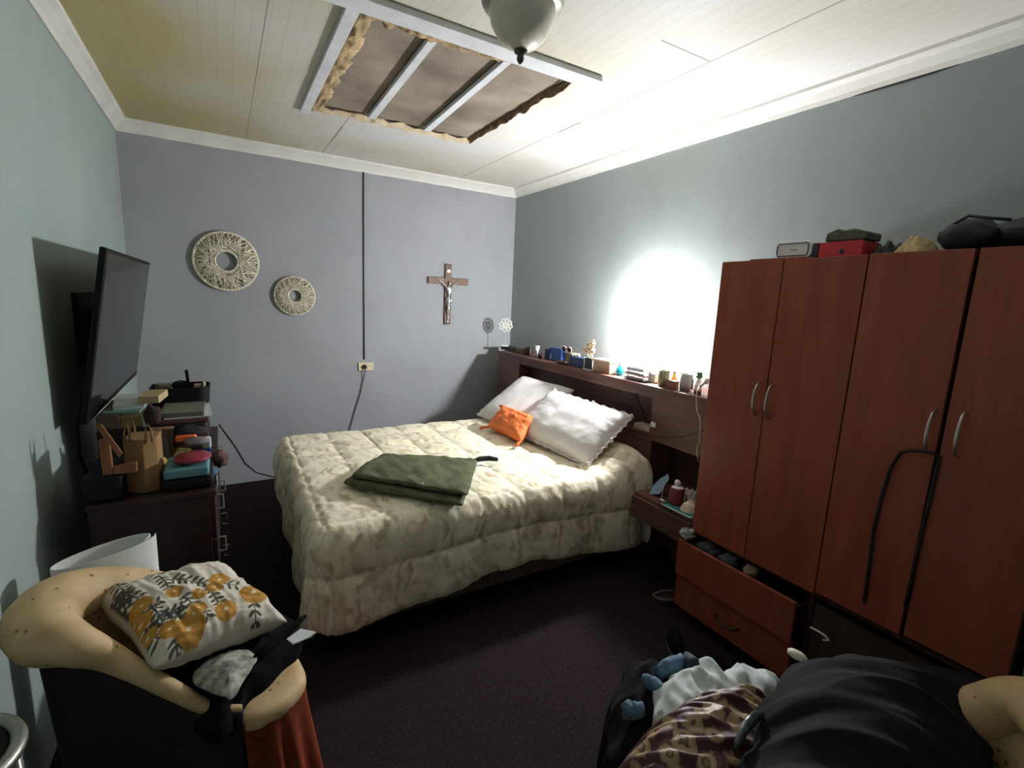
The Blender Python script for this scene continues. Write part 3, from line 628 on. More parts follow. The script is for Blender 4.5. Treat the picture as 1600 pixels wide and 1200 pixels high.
# white frame and turquoise bottle
shelf_box('white_card', 'upright white card beside the turquoise bottle', 'card', 955.5, 962, 551, 2.33, .012, white)
y = shp(965, 2.29, 580); t = thing('turquoise_bottle', 'round turquoise bottle next to the wicker box', 'bottle', (2.31, y, HZ))
b = BM(); lathe(b, [(0, HZ+.0005), (.020, HZ+.001), (.029, HZ+.02), (.027, HZ+.045), (.012, HZ+.062), (.010, HZ+.070), (0, HZ+.071)], (2.31, y, 0), 24); obj('body', b, mat('turquoise plastic', (.02, .62, .72), .25, var=.1), t, smooth=True)
b = BM(); lathe(b, [(0, HZ+.071), (.011, HZ+.071), (.011, HZ+.088), (0, HZ+.089)], (2.31, y, 0), 16); obj('cap', b, white, t, smooth=True)
# stacked grey organiser trays
ya, yb = shp(1011, 2.27, 585), shp(978, 2.27, 580); t = thing('tray_organiser', 'three-tier grey tray organiser in front of the lamp', 'organiser', (2.30, (ya+yb)/2, HZ))
for k in range(3):
    z = HZ+.004+k*.028; b = BM(); box(b, 2.255, 2.335, ya, yb, z, z+.003); box(b, 2.255, 2.258, ya+.02, yb-.02, z, z+.018); box(b, 2.255, 2.335, ya, ya+.003, z, z+.008); box(b, 2.255, 2.335, yb-.003, yb, z, z+.008); obj('tray', b, greyp, t, bev=.001)
for yy in (ya+.025, yb-.028):
    for xx in (2.265, 2.325): obj('post', bx(xx, xx+.004, yy, yy+.004, HZ+.0005, HZ+.063), greyp, t)
b = BM(); box(b, 2.26, 2.33, ya+.03, yb-.03, HZ+.0785, HZ+.086); tag(obj('white_pad', b, white, bev=.002), 'white pad lying on the top tray of the grey organiser', 'pad')
# white cable box right of lamp foot
o, ya, yb, zt_ = shelf_box('white_case', 'small white case at the foot of the lit lamp', 'case', 1014, 1026, 584, 2.30, .05, white, .004)
# tumbler
def cylth(name, label, cat, u, x, r0, r1, h, m, wall=True, v=585):
    y = shp(u, x, v); b = BM()
    if wall: lathe(b, [(0, HZ+.0005), (r0, HZ+.0005), (r1, HZ+h), (r1-.003, HZ+h), (r0-.003, HZ+.005), (0, HZ+.005)], (x, y, 0), 28)
    else: lathe(b, [(0, HZ+.0005), (r0, HZ+.0005), (r1, HZ+h), (0, HZ+h+.002)], (x, y, 0), 28)
    return tag(obj(name, b, m, smooth=True), label, cat), y
cylth('olive_tumbler', 'olive ridged tumbler just right of the lamp on the shelf', 'tumbler', 1037, 2.27, .031, .034, .098, mat('olive glass', (.30, .27, .15), .35, var=.4, vscale=30, stretch=(8, 8, .3)), v=590)
y = shp(1053, 2.33, 590); t = thing('orange_bottle', 'little amber orange bottle between the olive tumbler and the grey cup', 'bottle', (2.33, y, HZ))
b = BM(); lathe(b, [(0, HZ+.0005), (.026, HZ+.001), (.022, HZ+.04), (.010, HZ+.062), (.008, HZ+.08), (0, HZ+.081)], (2.33, y, 0), 20); obj('body', b, mat('amber liquid', (.80, .38, .08), .3, var=.1), t, smooth=True)
b = BM(); lathe(b, [(0, HZ+.081), (.009, HZ+.081), (.009, HZ+.092), (0, HZ+.093)], (2.33, y, 0), 14); obj('cap', b, tan, t, smooth=True)
o, ya, yb, zt_ = shelf_box('brown_matchbox', 'small rust-brown box at the shelf edge below the orange bottle', 'box', 1043, 1058, 597, 2.235, .035, mat('rust card', (.30, .11, .07), .6))
obj('lid_stripe', bx(2.232, 2.272, ya, yb-.004, zt_+.0002, zt_+.006), mat('dark rust card', (.10, .035, .03), .6), o)
cylth('grey_cup', 'plain grey cup near the wardrobe end of the shelf', 'cup', 1072, 2.28, .030, .037, .098, mat('grey ceramic', (.45, .45, .45), .5, var=.03), v=590)
y = shp(1081, 2.37, 585); t = thing('green_bottle', 'slim dark green bottle behind the grey cup', 'bottle', (2.37, y, HZ))
b = BM(); lathe(b, [(0, HZ+.0005), (.014, HZ+.001), (.014, HZ+.05), (.006, HZ+.07), (.006, HZ+.09), (0, HZ+.091)], (2.37, y, 0), 16); obj('body', b, mat('green glass', (.02, .14, .03), .2), t, smooth=True)
y = shp(1090, 2.26, 595); t = thing('lotion_bottle', 'white tapering bottle with green cap beside the wardrobe', 'bottle', (2.27, y, HZ))
b = BM(); lathe(b, [(0, HZ+.0005), (.020, HZ+.001), (.020, HZ+.018), (0, HZ+.018)], (2.27, y, 0), 24); obj('foot', b, mat('dark red band', (.13, .03, .03), .5), t, smooth=True)
b = BM(); lathe(b, [(0, HZ+.0182), (.021, HZ+.0182), (.020, HZ+.04), (.009, HZ+.085), (.008, HZ+.090), (0, HZ+.091)], (2.27, y, 0), 24); obj('body', b, mat('cream plastic bottle', (.75, .72, .62), .4), t, smooth=True)
b = BM(); lathe(b, [(0, HZ+.091), (.016, HZ+.091), (.017, HZ+.105), (.014, HZ+.108), (.015, HZ+.122), (0, HZ+.123)], (2.27, y, 0), 12); obj('cap', b, mat('green cap', (.03, .16, .04), .4), t)
y = shp(1080, 2.225, 602); b = BM(); tube(b, [(2.245, y+.03, HZ+.003), (2.235, y+.01, HZ+.003), (2.235, y-.02, HZ+.003)], .002, 6); tag(obj('hair_tie', b, white, smooth=True), 'thin white band lying in front of the grey cup', 'hair band')
y = shp(1076, 2.23, 602)
# white plug with hanging cord
t = thing('charger_cord', 'white plug and cord hanging down beside the wardrobe', 'cord', onX(1097, 600, 2.21))
q = onX(1100, 596, 2.20); b = BM(); ball(b, q+Vector((.02, 0, 0)), (.015, .014, .017), 12, .1); tube(b, [q+Vector((.015, .005, -.008)), onX(1093, 604, 2.19)], .008, 8); obj('plug', b, white, t, smooth=True)
b = BM(); tube(b, [onX(1093, 604, 2.19)]+[onX(u, v, 2.17) for u, v in [(1089, 611), (1088, 625), (1089, 642), (1094, 655), (1094, 672), (1093, 690), (1089, 700), (1089, 712), (1092, 722)]], .0028, 8); obj('cord', b, mat('ivory cord', (.70, .55, .48), .5), t, smooth=True)
# ------------------------------------------------------------------ in the headboard recess
x_ = 2.28
q = onX(1002, 664, x_); t = tag(obj('cream_box', bx(2.25, 2.33, onX(1015, 665, 2.25).y, onX(990, 665, 2.25).y, .7755, .808), mat('cream card box', (.62, .50, .38), .7), bev=.003), 'small cream box on the recess shelf beside the white dispenser', 'box')
t = thing('wall_dispenser', 'white holder with an upright tissue roll at the end of the recess', 'holder', (2.26, onX(1022, 660, 2.25).y, .776)); y = onX(1022, 660, 2.24).y
obj('back_plate', bx(2.235, 2.25, y-.014, y+.014, .7755, .885), mat('dull white plastic', (.85, .80, .78), .5), t, bev=.003)
obj('cross_piece', bx(2.215, 2.245, y-.035, y+.005, .828, .862), MATS['dull white plastic'], t, bev=.004)
b = BM(); tube(b, [(2.335, 2.32, 1.0), (2.33, 2.28, .93), (2.335, 2.22, .86), (2.33, 2.18, .80)], .003, 6); tag(obj('recess_shadow_line', b, wire, smooth=True), 'thin dark strip modelled for a slanting shadow line inside the headboard recess', 'cord')  # dark strip stands in for the shadow line slanting across the recess
b = BM(); tube(b, [(2.212, 1.62, .93), (2.212, 1.70, .88), (2.212, 1.82, .82), (2.212, 1.93, .79), (2.212, 2.01, .785)], .0022, 6); tag(obj('lamp_cord', b, wire, smooth=True), 'thin dark cord crossing the headboard block above the nightstand', 'cord')
# ------------------------------------------------------------------ nightstand things
NZ = .50
t = thing('serving_tray', 'teal tray with a silver edge on the nightstand', 'tray', (2.05, 1.6, NZ)); cc_ = Vector((2.075, 1.60, NZ))
def rrect(hx, hy, r, z, c, n=6):
    pts = []
    for (sx, sy, a0) in ((1, 1, 0), (-1, 1, 90), (-1, -1, 180), (1, -1, 270)):
        for k in range(n+1):
            a = math.radians(a0+90*k/n); pts.append((c.x+sx*(hx-r)+r*math.cos(a), c.y+sy*(hy-r)+r*math.sin(a), z))
    return pts
b = BM(); prism(b, rrect(.095, .10, .02, NZ+.001, cc_), (0, 0, .006)); obj('tray_base', b, mat('teal plastic', (.02, .22, .20), .4), t)
b = BM(); tube(b, rrect(.097, .102, .02, NZ+.009, cc_), .005, 8, True); obj('tray_rim', b, mat('silver rim', (.5, .5, .48), .3, metal=.7), t, smooth=True)
mg = thing('mug', 'dark red mug with white froth on the teal tray', 'mug', (2.07, 1.66, NZ+.007)); mc = Vector((2.06, 1.665, NZ+.0075)); red = mat('dark red enamel', (.20, .02, .025), .3)
b = BM(); lathe(b, [(0, 0), (.036, 0), (.038, .004), (.038, .095), (.035, .095), (.034, .008), (0, .008)], mc, 28); obj('body', b, red, mg, smooth=True)
b = BM(); tube(b, [mc+Vector((0, -.036, .075)), mc+Vector((0, -.058, .07)), mc+Vector((0, -.064, .048)), mc+Vector((0, -.056, .028)), mc+Vector((0, -.037, .022))], .005, 8); obj('handle', b, red, mg, smooth=True)
b = BM(); lathe(b, [(0, .088), (.0345, .086), (.030, .094), (.012, .099), (0, .099)], mc, 24); obj('froth', b, white, mg, smooth=True)
lump('tissue', 'crumpled white tissue pushed into the red mug', 'tissue', mc+Vector((.01, .012, .112)), (.016, .016, .015), white, 2)
def crumple(name, label, cat, c, rx, ry, h, m, seed, lobes=5):
    b = BM(); c = Vector(c)
    def f(i, j):
        a = 2*PI*i; k = 1+.28*noise.noise(Vector((math.cos(a)*1.6, math.sin(a)*1.6, seed)))
        rho = j**.8; z = h*(1-rho**2.6)*(.75+.5*noise.noise(Vector((rho*2*math.cos(a), rho*2*math.sin(a), seed+3))))+h*.25*rho*(1-rho)*4*noise.noise(Vector((rho*6*math.cos(a), rho*6*math.sin(a), seed)))
        return c+Vector((rx*k*rho*math.cos(a), ry*k*rho*math.sin(a), max(.001, z)))
    P = grid(b, f, 48, 16, cu=True); bmesh.ops.remove_doubles(b, verts=b.verts, dist=.0004)
    return tag(obj(name, b, m, smooth=True, solid=.0015), label, cat)
ltb = mat('light blue tissue', (.22, .33, .42), .8, var=.1)
b = BM(); P0 = [(2.12, 1.90, NZ+.003), (2.03, 1.83, NZ+.003), (2.05, 1.775, NZ+.02), (2.10, 1.765, NZ+.10), (2.13, 1.80, NZ+.115), (2.15, 1.87, NZ+.06)]
prism(b, P0, (.012, .006, .003)); tag(obj('paper_napkin', b, ltb, bev=.002), 'folded light blue paper napkin leaning beside the red mug', 'napkin')
crumple('green_bag', 'crumpled pale green plastic bag at the back of the nightstand', 'plastic bag', (2.31, 1.66, NZ+.001), .07, .08, .11, mat('pale green plastic', (.26, .48, .32), .35, var=.5, vscale=25), 4)
crumple('white_packet', 'crumpled beige packet between the green bag and the mug', 'packet', (2.205, 1.70, NZ+.001), .05, .06, .06, mat('beige plastic', (.45, .36, .32), .5, var=.15), 9)
t = thing('paper_cone', 'cream pleated paper cone with a string on the teal tray', 'paper cone', (2.04, 1.58, NZ+.008)); b = BM()
lathe(b, [(0, .0), (.050, .0), (.035, .03), (.010, .05), (0, .05)], (2.06, 1.575, NZ+.0078), 18); obj('cone', b, mat('cream pleated paper', (.72, .54, .42), .7), t)
b = BM(); tube(b, [(2.06, 1.575, NZ+.056), (2.066, 1.565, NZ+.09), (2.08, 1.56, NZ+.13)], .002, 6); obj('string', b, white, t)
t = thing('spoon', 'metal teaspoon standing up by the red mug', 'spoon', (2.0, 1.70, NZ)); b = BM()
ball(b, (2.02, 1.725, NZ+.014), (.016, .020, .006), 12); obj('bowl', b, silver, t, smooth=True)
b = BM(); tube(b, [(2.025, 1.735, NZ+.016), (2.04, 1.745, NZ+.06), (2.06, 1.755, NZ+.11)], .002, 6); obj('handle', b, silver, t)

# ------------------------------------------------------------------ things on top of the wardrobe
TZ = WZ+.001
def tb(name, label, cat, x0, x1, ua, ub, vt, m, z0=TZ, bev=.003):
    ya, yb = onX(ub, 390, x0).y, onX(ua, 390, x0).y; zt_ = onX((ua+ub)/2, vt, x0).z
    return tag(obj(name, bx(x0, x1, ya, yb, z0, zt_), m, bev=bev), label, cat), ya, yb, zt_
b = BM(); box(b, 1.99, 2.35, 1.13, 1.36, TZ, TZ+.006); tag(obj('thin_board', b, ww), 'thin red-brown board lying on the wardrobe top at its left end', 'board')
t = thing('router', 'white rounded router box with dark end on the wardrobe top', 'router', (2.1, 1.24, TZ+.006)); ya, yb = onX(1268, 390, 2.03).y, onX(1213, 390, 2.03).y
b = BM(); prism(b, [(2.03, y, z) for y, z in [(yb-.012, TZ+.0065), (yb, TZ+.02), (yb, TZ+.058), (yb-.012, TZ+.072), (ya+.012, TZ+.072), (ya, TZ+.058), (ya, TZ+.02), (ya+.012, TZ+.0065)]], (.09, 0, 0)); obj('shell', b, white, t, bev=.004)
b = BM(); tube(b, [(2.026, y, z) for y, z in [(yb-.010, TZ+.016), (yb-.006, TZ+.03), (yb-.006, TZ+.056), (yb-.014, TZ+.066), (ya+.02, TZ+.066), (ya+.012, TZ+.056), (ya+.012, TZ+.024), (ya+.02, TZ+.016)]], .002, 6, True); obj('front_seam', b, darkc, t, smooth=True)
obj('logo_strip', bx(2.028, 2.0296, (ya+yb)/2-.015, (ya+yb)/2+.01, TZ+.038, TZ+.043), greyp, t); obj('end_cap', bx(2.035, 2.12, ya-.025, ya-.0005, TZ+.0065, TZ+.062), darkc, t, bev=.004)
t = thing('red_box', 'bright red box with a round black hole on the wardrobe top', 'box', (2.06, 1.05, TZ)); ya, yb = onX(1348, 388, 2.03).y, onX(1280, 388, 2.03).y
obj('body', bx(2.03, 2.16, ya, yb, TZ, TZ+.060), mat('bright red card', (.55, .02, .03), .5), t, bev=.003)
b = BM(); lathe(b, [(0, 0), (.009, 0), (.009, .003), (0, .003)], (2.029, yb-.085, TZ+.022), 18, Matrix.Rotation(PI/2, 4, 'Y')); obj('hole', b, darkc, t)
b = BM(); prism(b, [(2.03, y, z) for y, z in [(yb-.015, TZ+.062), (yb-.02, TZ+.095), (yb-.06, TZ+.108), (yb-.075, TZ+.098), (ya+.04, TZ+.104), (ya-.01, TZ+.088), (ya-.008, TZ+.062)]], (.11, 0, 0))
tag(obj('olive_case', b, mat('olive canvas', (.13, .13, .085), .85, var=.4, vscale=14), bev=.006), 'worn olive canvas case lying on the red box', 'case')
crumple('black_pouch', 'flat black pouch between the red box and the crumpled tan paper', 'pouch', (2.12, .895, TZ), .06, .045, .07, darkc, 12)
crumple('tan_paper', 'crumpled tan paper on the wardrobe top beside the hair dryer', 'paper', (2.07, .79, TZ), .05, .06, .062, mat('tan crumpled paper', (.50, .36, .17), .7, var=.3, vscale=14, bump=.4), 15)
dr = thing('black_bag', 'long black bag with looped straps lying on the wardrobe top', 'bag', (2.15, .6, TZ))
b = BM(); ball(b, (2.10, .66, TZ+.055), (.07, .085, .052), 20, .2, seed=5); ball(b, (2.13, .52, TZ+.050), (.08, .12, .047), 20, .3, seed=8); ball(b, (2.12, .42, TZ+.07), (.07, .075, .065), 16, .3, seed=9); obj('bag_body', b, mat('black nylon', (.022, .02, .026), .55, var=.3), dr, smooth=True)
b = BM(); tube(b, [(2.06, .70, TZ+.09), (2.05, .66, TZ+.112), (2.05, .61, TZ+.10), (2.06, .56, TZ+.09)], .005, 8); obj('strap', b, darkc, dr, smooth=True)
b = BM(); tube(b, [(2.07, .47+.0, TZ+.10), (2.06, .47, TZ+.15), (2.06, .44, TZ+.175), (2.06, .40, TZ+.18), (2.07, .37, TZ+.16), (2.08, .37, TZ+.12)], .009, 8, flat=.5); obj('strap', b, darkc, dr, smooth=True)

# ------------------------------------------------------------------ dresser under the television
dw = wood('dark wine wood', (.022, .009, .010), (.036, .015, .015), (2, 8, 12), .45)
DXF, DY0, DY1, DZ = -.062, 2.05, 3.05, .795
dr = thing('dresser', 'dark wine-brown chest of drawers piled with clutter below the television', 'dresser', (-.24, 2.55, 0))
obj('body', bx(-.43, DXF-.018, DY0, DY1, 0, DZ-.02), dw, dr, bev=.002); obj('top_board', bx(-.435, DXF+.006, DY0-.006, DY1+.006, DZ-.0195, DZ), dw, dr, bev=.003)
for k, (z0, z1) in enumerate(((.60, .77), (.41, .59), (.22, .40), (.04, .21))):
    d = obj('drawer', bx(DXF-.0175, DXF, DY0+.01, DY1-.01, z0, z1), dw, dr, bev=.002)
    for y in (2.20, 2.9):
        b = BM(); zc = (z0+z1)/2+.005; tube(b, [(DXF, y, zc+.030), (DXF+.024, y, zc+.030), (DXF+.024, y, zc-.030), (DXF, y, zc-.030)], .0045, 6); obj('handle', b, mat('pinkish chrome', (.45, .36, .38), .35, metal=.7), d)
def pb(name, label, cat, u0, u1, vt, Y, dep, z0, m, bev=.003, rot=0, z1=None, parent=None, vm=None):
    vm = vm or vt+10
    x0, x1 = onY(u0, vm, Y).x, onY(u1, vm, Y).x; z1 = z1 or max(onY((u0+u1)/2, vt, Y).z, z0+.004); c = ((x0+x1)/2, Y+dep/2, z0)
    b = BM(); box(b, x0, x1, Y, Y+dep, z0+.0006, z1, M=rotz(c, rot) if rot else None); o = obj(name, b, m, parent, bev=bev)
    if not parent: tag(o, label, cat)
    return o, x0, x1, z1
kraft = mat('kraft paper', (.27, .15, .060), .75, var=.08, vscale=12, bump=.1); cream = mat('cream card', (.46, .37, .20), .7); wht = mat('white paper', (.62, .66, .66), .8, var=.04); grn = mat('sea green folder', (.16, .30, .25), .6)
# front row, standing on the dresser top
o, x0, x1, zb = pb('black_case', 'black box-shaped case at the wall end of the dresser front, under the wooden bracket', 'case', 126, 190, 746, 2.075, .27, DZ, blk, .012)
t = thing('wooden_bracket', 'orange-brown wooden triangular bracket leaning beside the kraft paper bag', 'bracket', ((x0+x1)/2, 2.14, zb)); ow = wood('orange pine', (.22, .085, .035), (.30, .12, .05), (4, 4, 1), .5)
q = [onY(u, v, 2.12) for u, v in [(160, 745), (153, 690), (170, 686), (176, 728)]]
def quadb(pxs, Y, d, zmin=None):
    ps = [onY(u, v, Y) for u, v in pxs]
    if zmin is not None: ps = [Vector((p.x, p.y, max(p.z, zmin))) for p in ps]
    b = BM(); prism(b, ps, (0, d, 0)); return b
z_ = zb+.001
obj('upright', quadb([(161, 747), (153, 690), (170, 685), (177, 745)], 2.085, .025, z_), ow, t, bev=.003)
obj('foot', quadb([(177.5, 746), (176, 731), (213, 722), (214, 738)], 2.085, .025, z_), ow, t, bev=.003)
obj('brace', quadb([(150, 668), (158, 662), (192, 708), (186, 716)], 2.078, .006, z_), ow, t, bev=.003)
# kraft bag
t = thing('paper_bag', 'brown kraft paper bag with twisted handles standing on the dresser', 'paper bag', (-.28, 2.15, DZ)); xa, xb_, xc = onY(193, 730, 2.12).x, onY(224, 730, 2.09).x, onY(247, 730, 2.12).x; zk = onY(220, 688, 2.12).z
b = BM(); prism(b, [(xa, 2.15, DZ+.001), (xb_, 2.115, DZ+.001), (xc, 2.14, DZ+.001), (xc+.005, 2.25, DZ+.001), (xa+.01, 2.25, DZ+.001)], (0, 0, zk-DZ)); obj('bag_body', b, kraft, t, bev=.002)
for (ua, ub, yy, pk) in ((196, 236, 2.12, 662), (205, 243, 2.22, 655)):
    b = BM(); pa, pb_ = onY(ua, 690, yy), onY(ua+7, 690, yy); pk_ = onY(ua+2, pk, yy); tube(b, [pa+Vector((0, 0, -.004)), Vector((pa.x-.002, yy, (pa.z+pk_.z)/2)), pk_, Vector((pb_.x, yy, (pa.z+pk_.z)/2)), pb_+Vector((0, 0, -.004))], .0035, 8); obj('handle', b, kraft, t, smooth=True)
    if yy < 2.2:
        b = BM(); pa, pb_ = onY(228, 690, yy), onY(238, 690, yy); tube(b, [pa+Vector((0, 0, -.004)), onY(227, 672, yy), onY(231, 662, yy), onY(236, 672, yy), pb_+Vector((0, 0, -.004))], .0035, 8); obj('handle', b, kraft, t, smooth=True)
# right front stack
o, x0, x1, z1 = pb('black_pouch', 'soft black pouch at the front corner of the dresser, bottom of the stack', 'pouch', 252, 334, 748, 2.085, .24, DZ, blk, .015)
o, x0, x1, z2 = pb('blue_case', 'pale blue zipped case lying on the black pouch', 'case', 255, 327, 733, 2.09, .18, z1, mat('pale blue vinyl', (.11, .26, .31), .5, var=.1), .008)
b = BM(); xm = (onY(268, 720, 2.12).x+onY(331, 720, 2.12).x)/2; hw_ = (onY(331, 720, 2.12).x-onY(268, 720, 2.12).x)/2; zr = onY(300, 711, 2.14).z
ball(b, (xm, 2.17, (z2+zr)/2+.002), (hw_, .07, (zr-z2)/2-.001), 24); t = tag(obj('glasses_case', b, mat('crimson shell', (.22, .012, .03), .35), smooth=True), 'dark red oval glasses case on top of the pale blue case', 'glasses case')
b = BM(); ball(b, (xm+.01, 2.31, zr+.006), (.045, .035, .018), 16, .1); tag(obj('grey_purse', b, mat('mauve grey', (.20, .16, .18), .6), smooth=True), 'grey-mauve purse just behind the red glasses case', 'purse')
yel = mat('yellow foil packet', (.72, .50, .12), .45, var=.15, vscale=20)
P0 = [onY(u, v, 2.40) for u, v in [(249, 728), (247, 717), (256, 706), (268, 712), (284, 701), (299, 702), (292, 718), (278, 722), (266, 731)]]
b = BM(); prism(b, [Vector((p.x, p.y-.10*(1-k/9)-.02, p.z)) for k, p in enumerate(P0)], (.004, .03, 0)); t = thing('yellow_packet', 'open yellow packet with a printed leaflet beside the paper bag', 'packet', P0[0]); obj('wrapper', b, yel, t, bev=.001)
b = BM(); prism(b, [onY(u, v, 2.195) for u, v in [(270, 714), (279, 700), (299, 701), (292, 716)]], (0, .002, 0)); obj('leaflet', b, mat('printed leaflet', (.62, .55, .25), .6, var=.4, vscale=60), t)
# back storage: a dark low chest carrying the upper pile
o, xs0, xs1, zs = pb('storage_box', 'dark wooden storage box on the dresser carrying the upper pile of papers', 'storage box', 150, 322, 668, 2.42, .55, DZ, wood('near black wood', (.012, .007, .006), (.018, .01, .008), (8, 2, 8), .7), .004)
# framed picture leaning on its front
t = thing('small_frame_picture', 'small brown picture frame with a gold top edge leaning behind the kraft bag', 'picture frame', (-.25, 2.36, DZ)); x0, x1 = onY(240, 690, 2.36).x, onY(271, 690, 2.36).x; zt_ = onY(255, 671, 2.36).z
z0 = DZ+.001; fm = mat('bronze brown frame', (.10, .065, .04), .5)
obj('frame_side', bx(x0, x0+.018, 2.36, 2.375, z0, zt_), fm, t); obj('frame_side', bx(x1-.018, x1, 2.36, 2.375, z0, zt_), fm, t); obj('frame_bottom', bx(x0+.018, x1-.018, 2.36, 2.375, z0, z0+.02), fm, t)
obj('frame_top', bx(x0-.004, x1+.004, 2.355, 2.378, zt_, zt_+.006), mat('gold edge', (.6, .42, .2), .35, metal=.6), t); obj('picture', bx(x0+.018, x1-.018, 2.368, 2.374, z0+.02, zt_-.001), mat('faded print', (.16, .14, .12), .5, col2=(.30, .28, .25), vscale=30), t)
# right side middle
b = BM(); xx = onY(290, 690, 2.36).x; zc = onY(290, 690, 2.36).z
o, a0, a1, zmid = pb('brown_album', 'brown album lying behind the red glasses case', 'album', 273, 318, 697, 2.36, .055, DZ, brownc, .004)
P0 = [onY(u, v, 2.335) for u, v in [(273, 685), (290, 682), (304, 681), (309, 691), (304, 697), (290, 690), (274, 691)]]
b = BM(); prism(b, P0, (.004, .035, .004)); tag(obj('orange_cloth', b, mat('bright orange cloth', (.80, .16, .04), .7, var=.1), bev=.003), 'bright orange folded cloth on the brown album in the dresser pile', 'cloth')
o, a0, a1, zz = pb('white_tube', 'white cream tube lying at the outer edge of the dresser pile', 'tube', 316, 330, 684, 2.33, .028, DZ+.085, wht, .006); 
o['label'] = 'white cream tube box at the outer right edge of the dresser pile'; o.location.z = 0
pb('blue_tube', 'small blue box beneath the white tube box at the pile edge', 'box', 312, 330, 700, 2.33, .028, DZ, bluec, .003, z1=DZ+.084)
o, a0, a1, z5 = pb('maroon_box', 'dusky maroon box under the grey-green folder', 'box', 236, 327, 655, 2.44, .36, zs, mat('dusky maroon card', (.13, .065, .07), .6), .004)
b = BM(); ball(b, (onY(298, 672, 2.395).x, 2.385, onY(298, 673, 2.395).z), (.055, .03, .024), 20, .3, seed=3); tag(obj('dark_hat', b, mat('dark navy cloth', (.02, .02, .028), .8), smooth=True), 'dark crumpled cap in front of the maroon box', 'cap')
pb('leaning_book', 'dark upright book propping the cap between album and maroon box', 'book', 274, 326, 678, 2.372, .04, zmid-.0, brownc, .003) if zmid < onY(300, 678, 2.372).z-.01 else None
o, a0, a1, z6 = pb('paper_sheet', 'white sheets sticking out beneath the grey-green folder', 'paper', 252, 329, 655, 2.45, .34, z5, wht, 0, .06, z1=z5+.004)
o, a0, a1, z7 = pb('grey_folder', 'flat grey-green folder on the dresser pile, in front of the black organiser', 'folder', 250, 320, 653, 2.455, .22, z6, mat('grey green board', (.15, .155, .13), .5), .003, 0, z1=z6+.022)
# black organiser with bits
bo = thing('black_organiser', 'round-cornered black organiser tray full of small things on top of the pile', 'organiser', (-.2, 2.8, z6))
ox0, ox1 = onY(234, 615, 2.70).x, onY(326, 615, 2.70).x; oz = onY(280, 607, 2.70).z; oc_ = Vector(((ox0+ox1)/2, 2.79, 0)); hx_, hy_ = (ox1-ox0)/2, .09
obj('support', bx(ox0, ox1-.005, 2.70, 2.88, zs+.0, z6+.006) if False else bx(ox0+.01, ox1-.01, 2.81, 2.875, z6+.001, z6+.003), blk, bo)
b = BM(); R1 = rrect(hx_, hy_, .05, z6+.004, oc_); R2 = rrect(hx_+.006, hy_+.004, .05, oz, oc_); R3 = rrect(hx_, hy_-.003, .045, oz, oc_); R4 = rrect(hx_-.006, hy_-.008, .04, z6+.012, oc_)
rg = [[b.verts.new(p) for p in R] for R in (R1, R2, R3, R4)]
for A_, B_ in zip(rg, rg[1:]):
    for k in range(len(A_)): b.faces.new((A_[k], A_[(k+1) % len(A_)], B_[(k+1) % len(A_)], B_[k]))
b.faces.new(rg[0][::-1]); b.faces.new(rg[3]); obj('tray_wall', b, blk, bo)
zi = z6+.013
def inb(name, label, cat, u0, u1, vt, Y, dep, m, bev=.003):
    x0, x1 = onY(u0, 605, Y).x, onY(u1, 605, Y).x; return tag(obj(name, bx(max(x0, ox0+.012), min(x1, ox1-.012), Y, Y+dep, zi, onY((u0+u1)/2, vt, Y).z), m, bev=bev), label, cat)
inb('tan_pot', 'tan square pot inside the black organiser', 'pot', 303, 314, 601, 2.77, .04, tan); inb('ivory_jar', 'ivory jar at the right end of the black organiser', 'jar', 316, 325, 597, 2.76, .035, mat('ivory', (.6, .55, .42), .5), .006)
inb('beige_packets', 'bundle of beige packets inside the left end of the black organiser', 'packets', 244, 268, 600, 2.80, .04, mat('beige packet', (.30, .27, .22), .7, var=.4, vscale=50))
b = BM(); tube(b, [onY(u, v, 2.79) for u, v in [(268, 604), (272, 598), (282, 595), (293, 597)]]+[onY(294, 599, 2.79), onY(293, 590, 2.79), onY(291, 578, 2.79)], [.004, .004, .004, .004, .007, .007, .007], 8, flat=.5)
tag(obj('black_strap', b, blk, smooth=True), 'black strap sticking up out of the organiser', 'strap')
# left: brown books, folders, papers, cream box
z = zs; lb = []
o, a0, a1, z = pb('brown_book', 'thick brown book at the wall end of the storage box', 'book', 150, 186, 650, 2.43, .34, z, mat('brown book cloth', (.13, .085, .06), .7), .003)
o, a2, a3, zq = pb('tan_book', 'tan and dark book beside the thick brown book', 'book', 187, 224, 650, 2.44, .30, zs, mat('tan book cloth', (.24, .16, .07), .7, var=.35, vscale=10), .003)
z = max(z, zq)
o, a0, a1, z = pb('green_folder', 'sea green folder under the white papers on the pile', 'folder', 164, 224, 650, 2.44, .28, z, grn, .002, -.06, z1=z+.012)
o, a0, a1, z = pb('white_papers', 'stack of white papers lying under the television', 'papers', 172, 222, 650, 2.47, .25, z, wht, .002, .10, z1=z+.022)
pb('cream_box', 'small cream cardboard box on the pile beside the black organiser', 'box', 222, 255, 640, 2.46, .16, z, cream, .003, -.12, z1=z+.032)
pb('paper_strip', 'strip of greenish paper hanging over the front of the pile', 'paper', 224, 238, 660, 2.435, .004, zs, mat('pale green paper', (.35, .45, .38), .8), 0, 0, z1=zs+.05)
b = BM(); ball(b, onY(238, 650, 2.41), (.028, .02, .045), 14, .5, seed=8); tag(obj('hair_scrunchie', b, mat('dark brown fluff', (.035, .018, .016), .9), smooth=True), 'dark brown fluffy scrunchie hanging between the books and the grey-green folder', 'scrunchie')
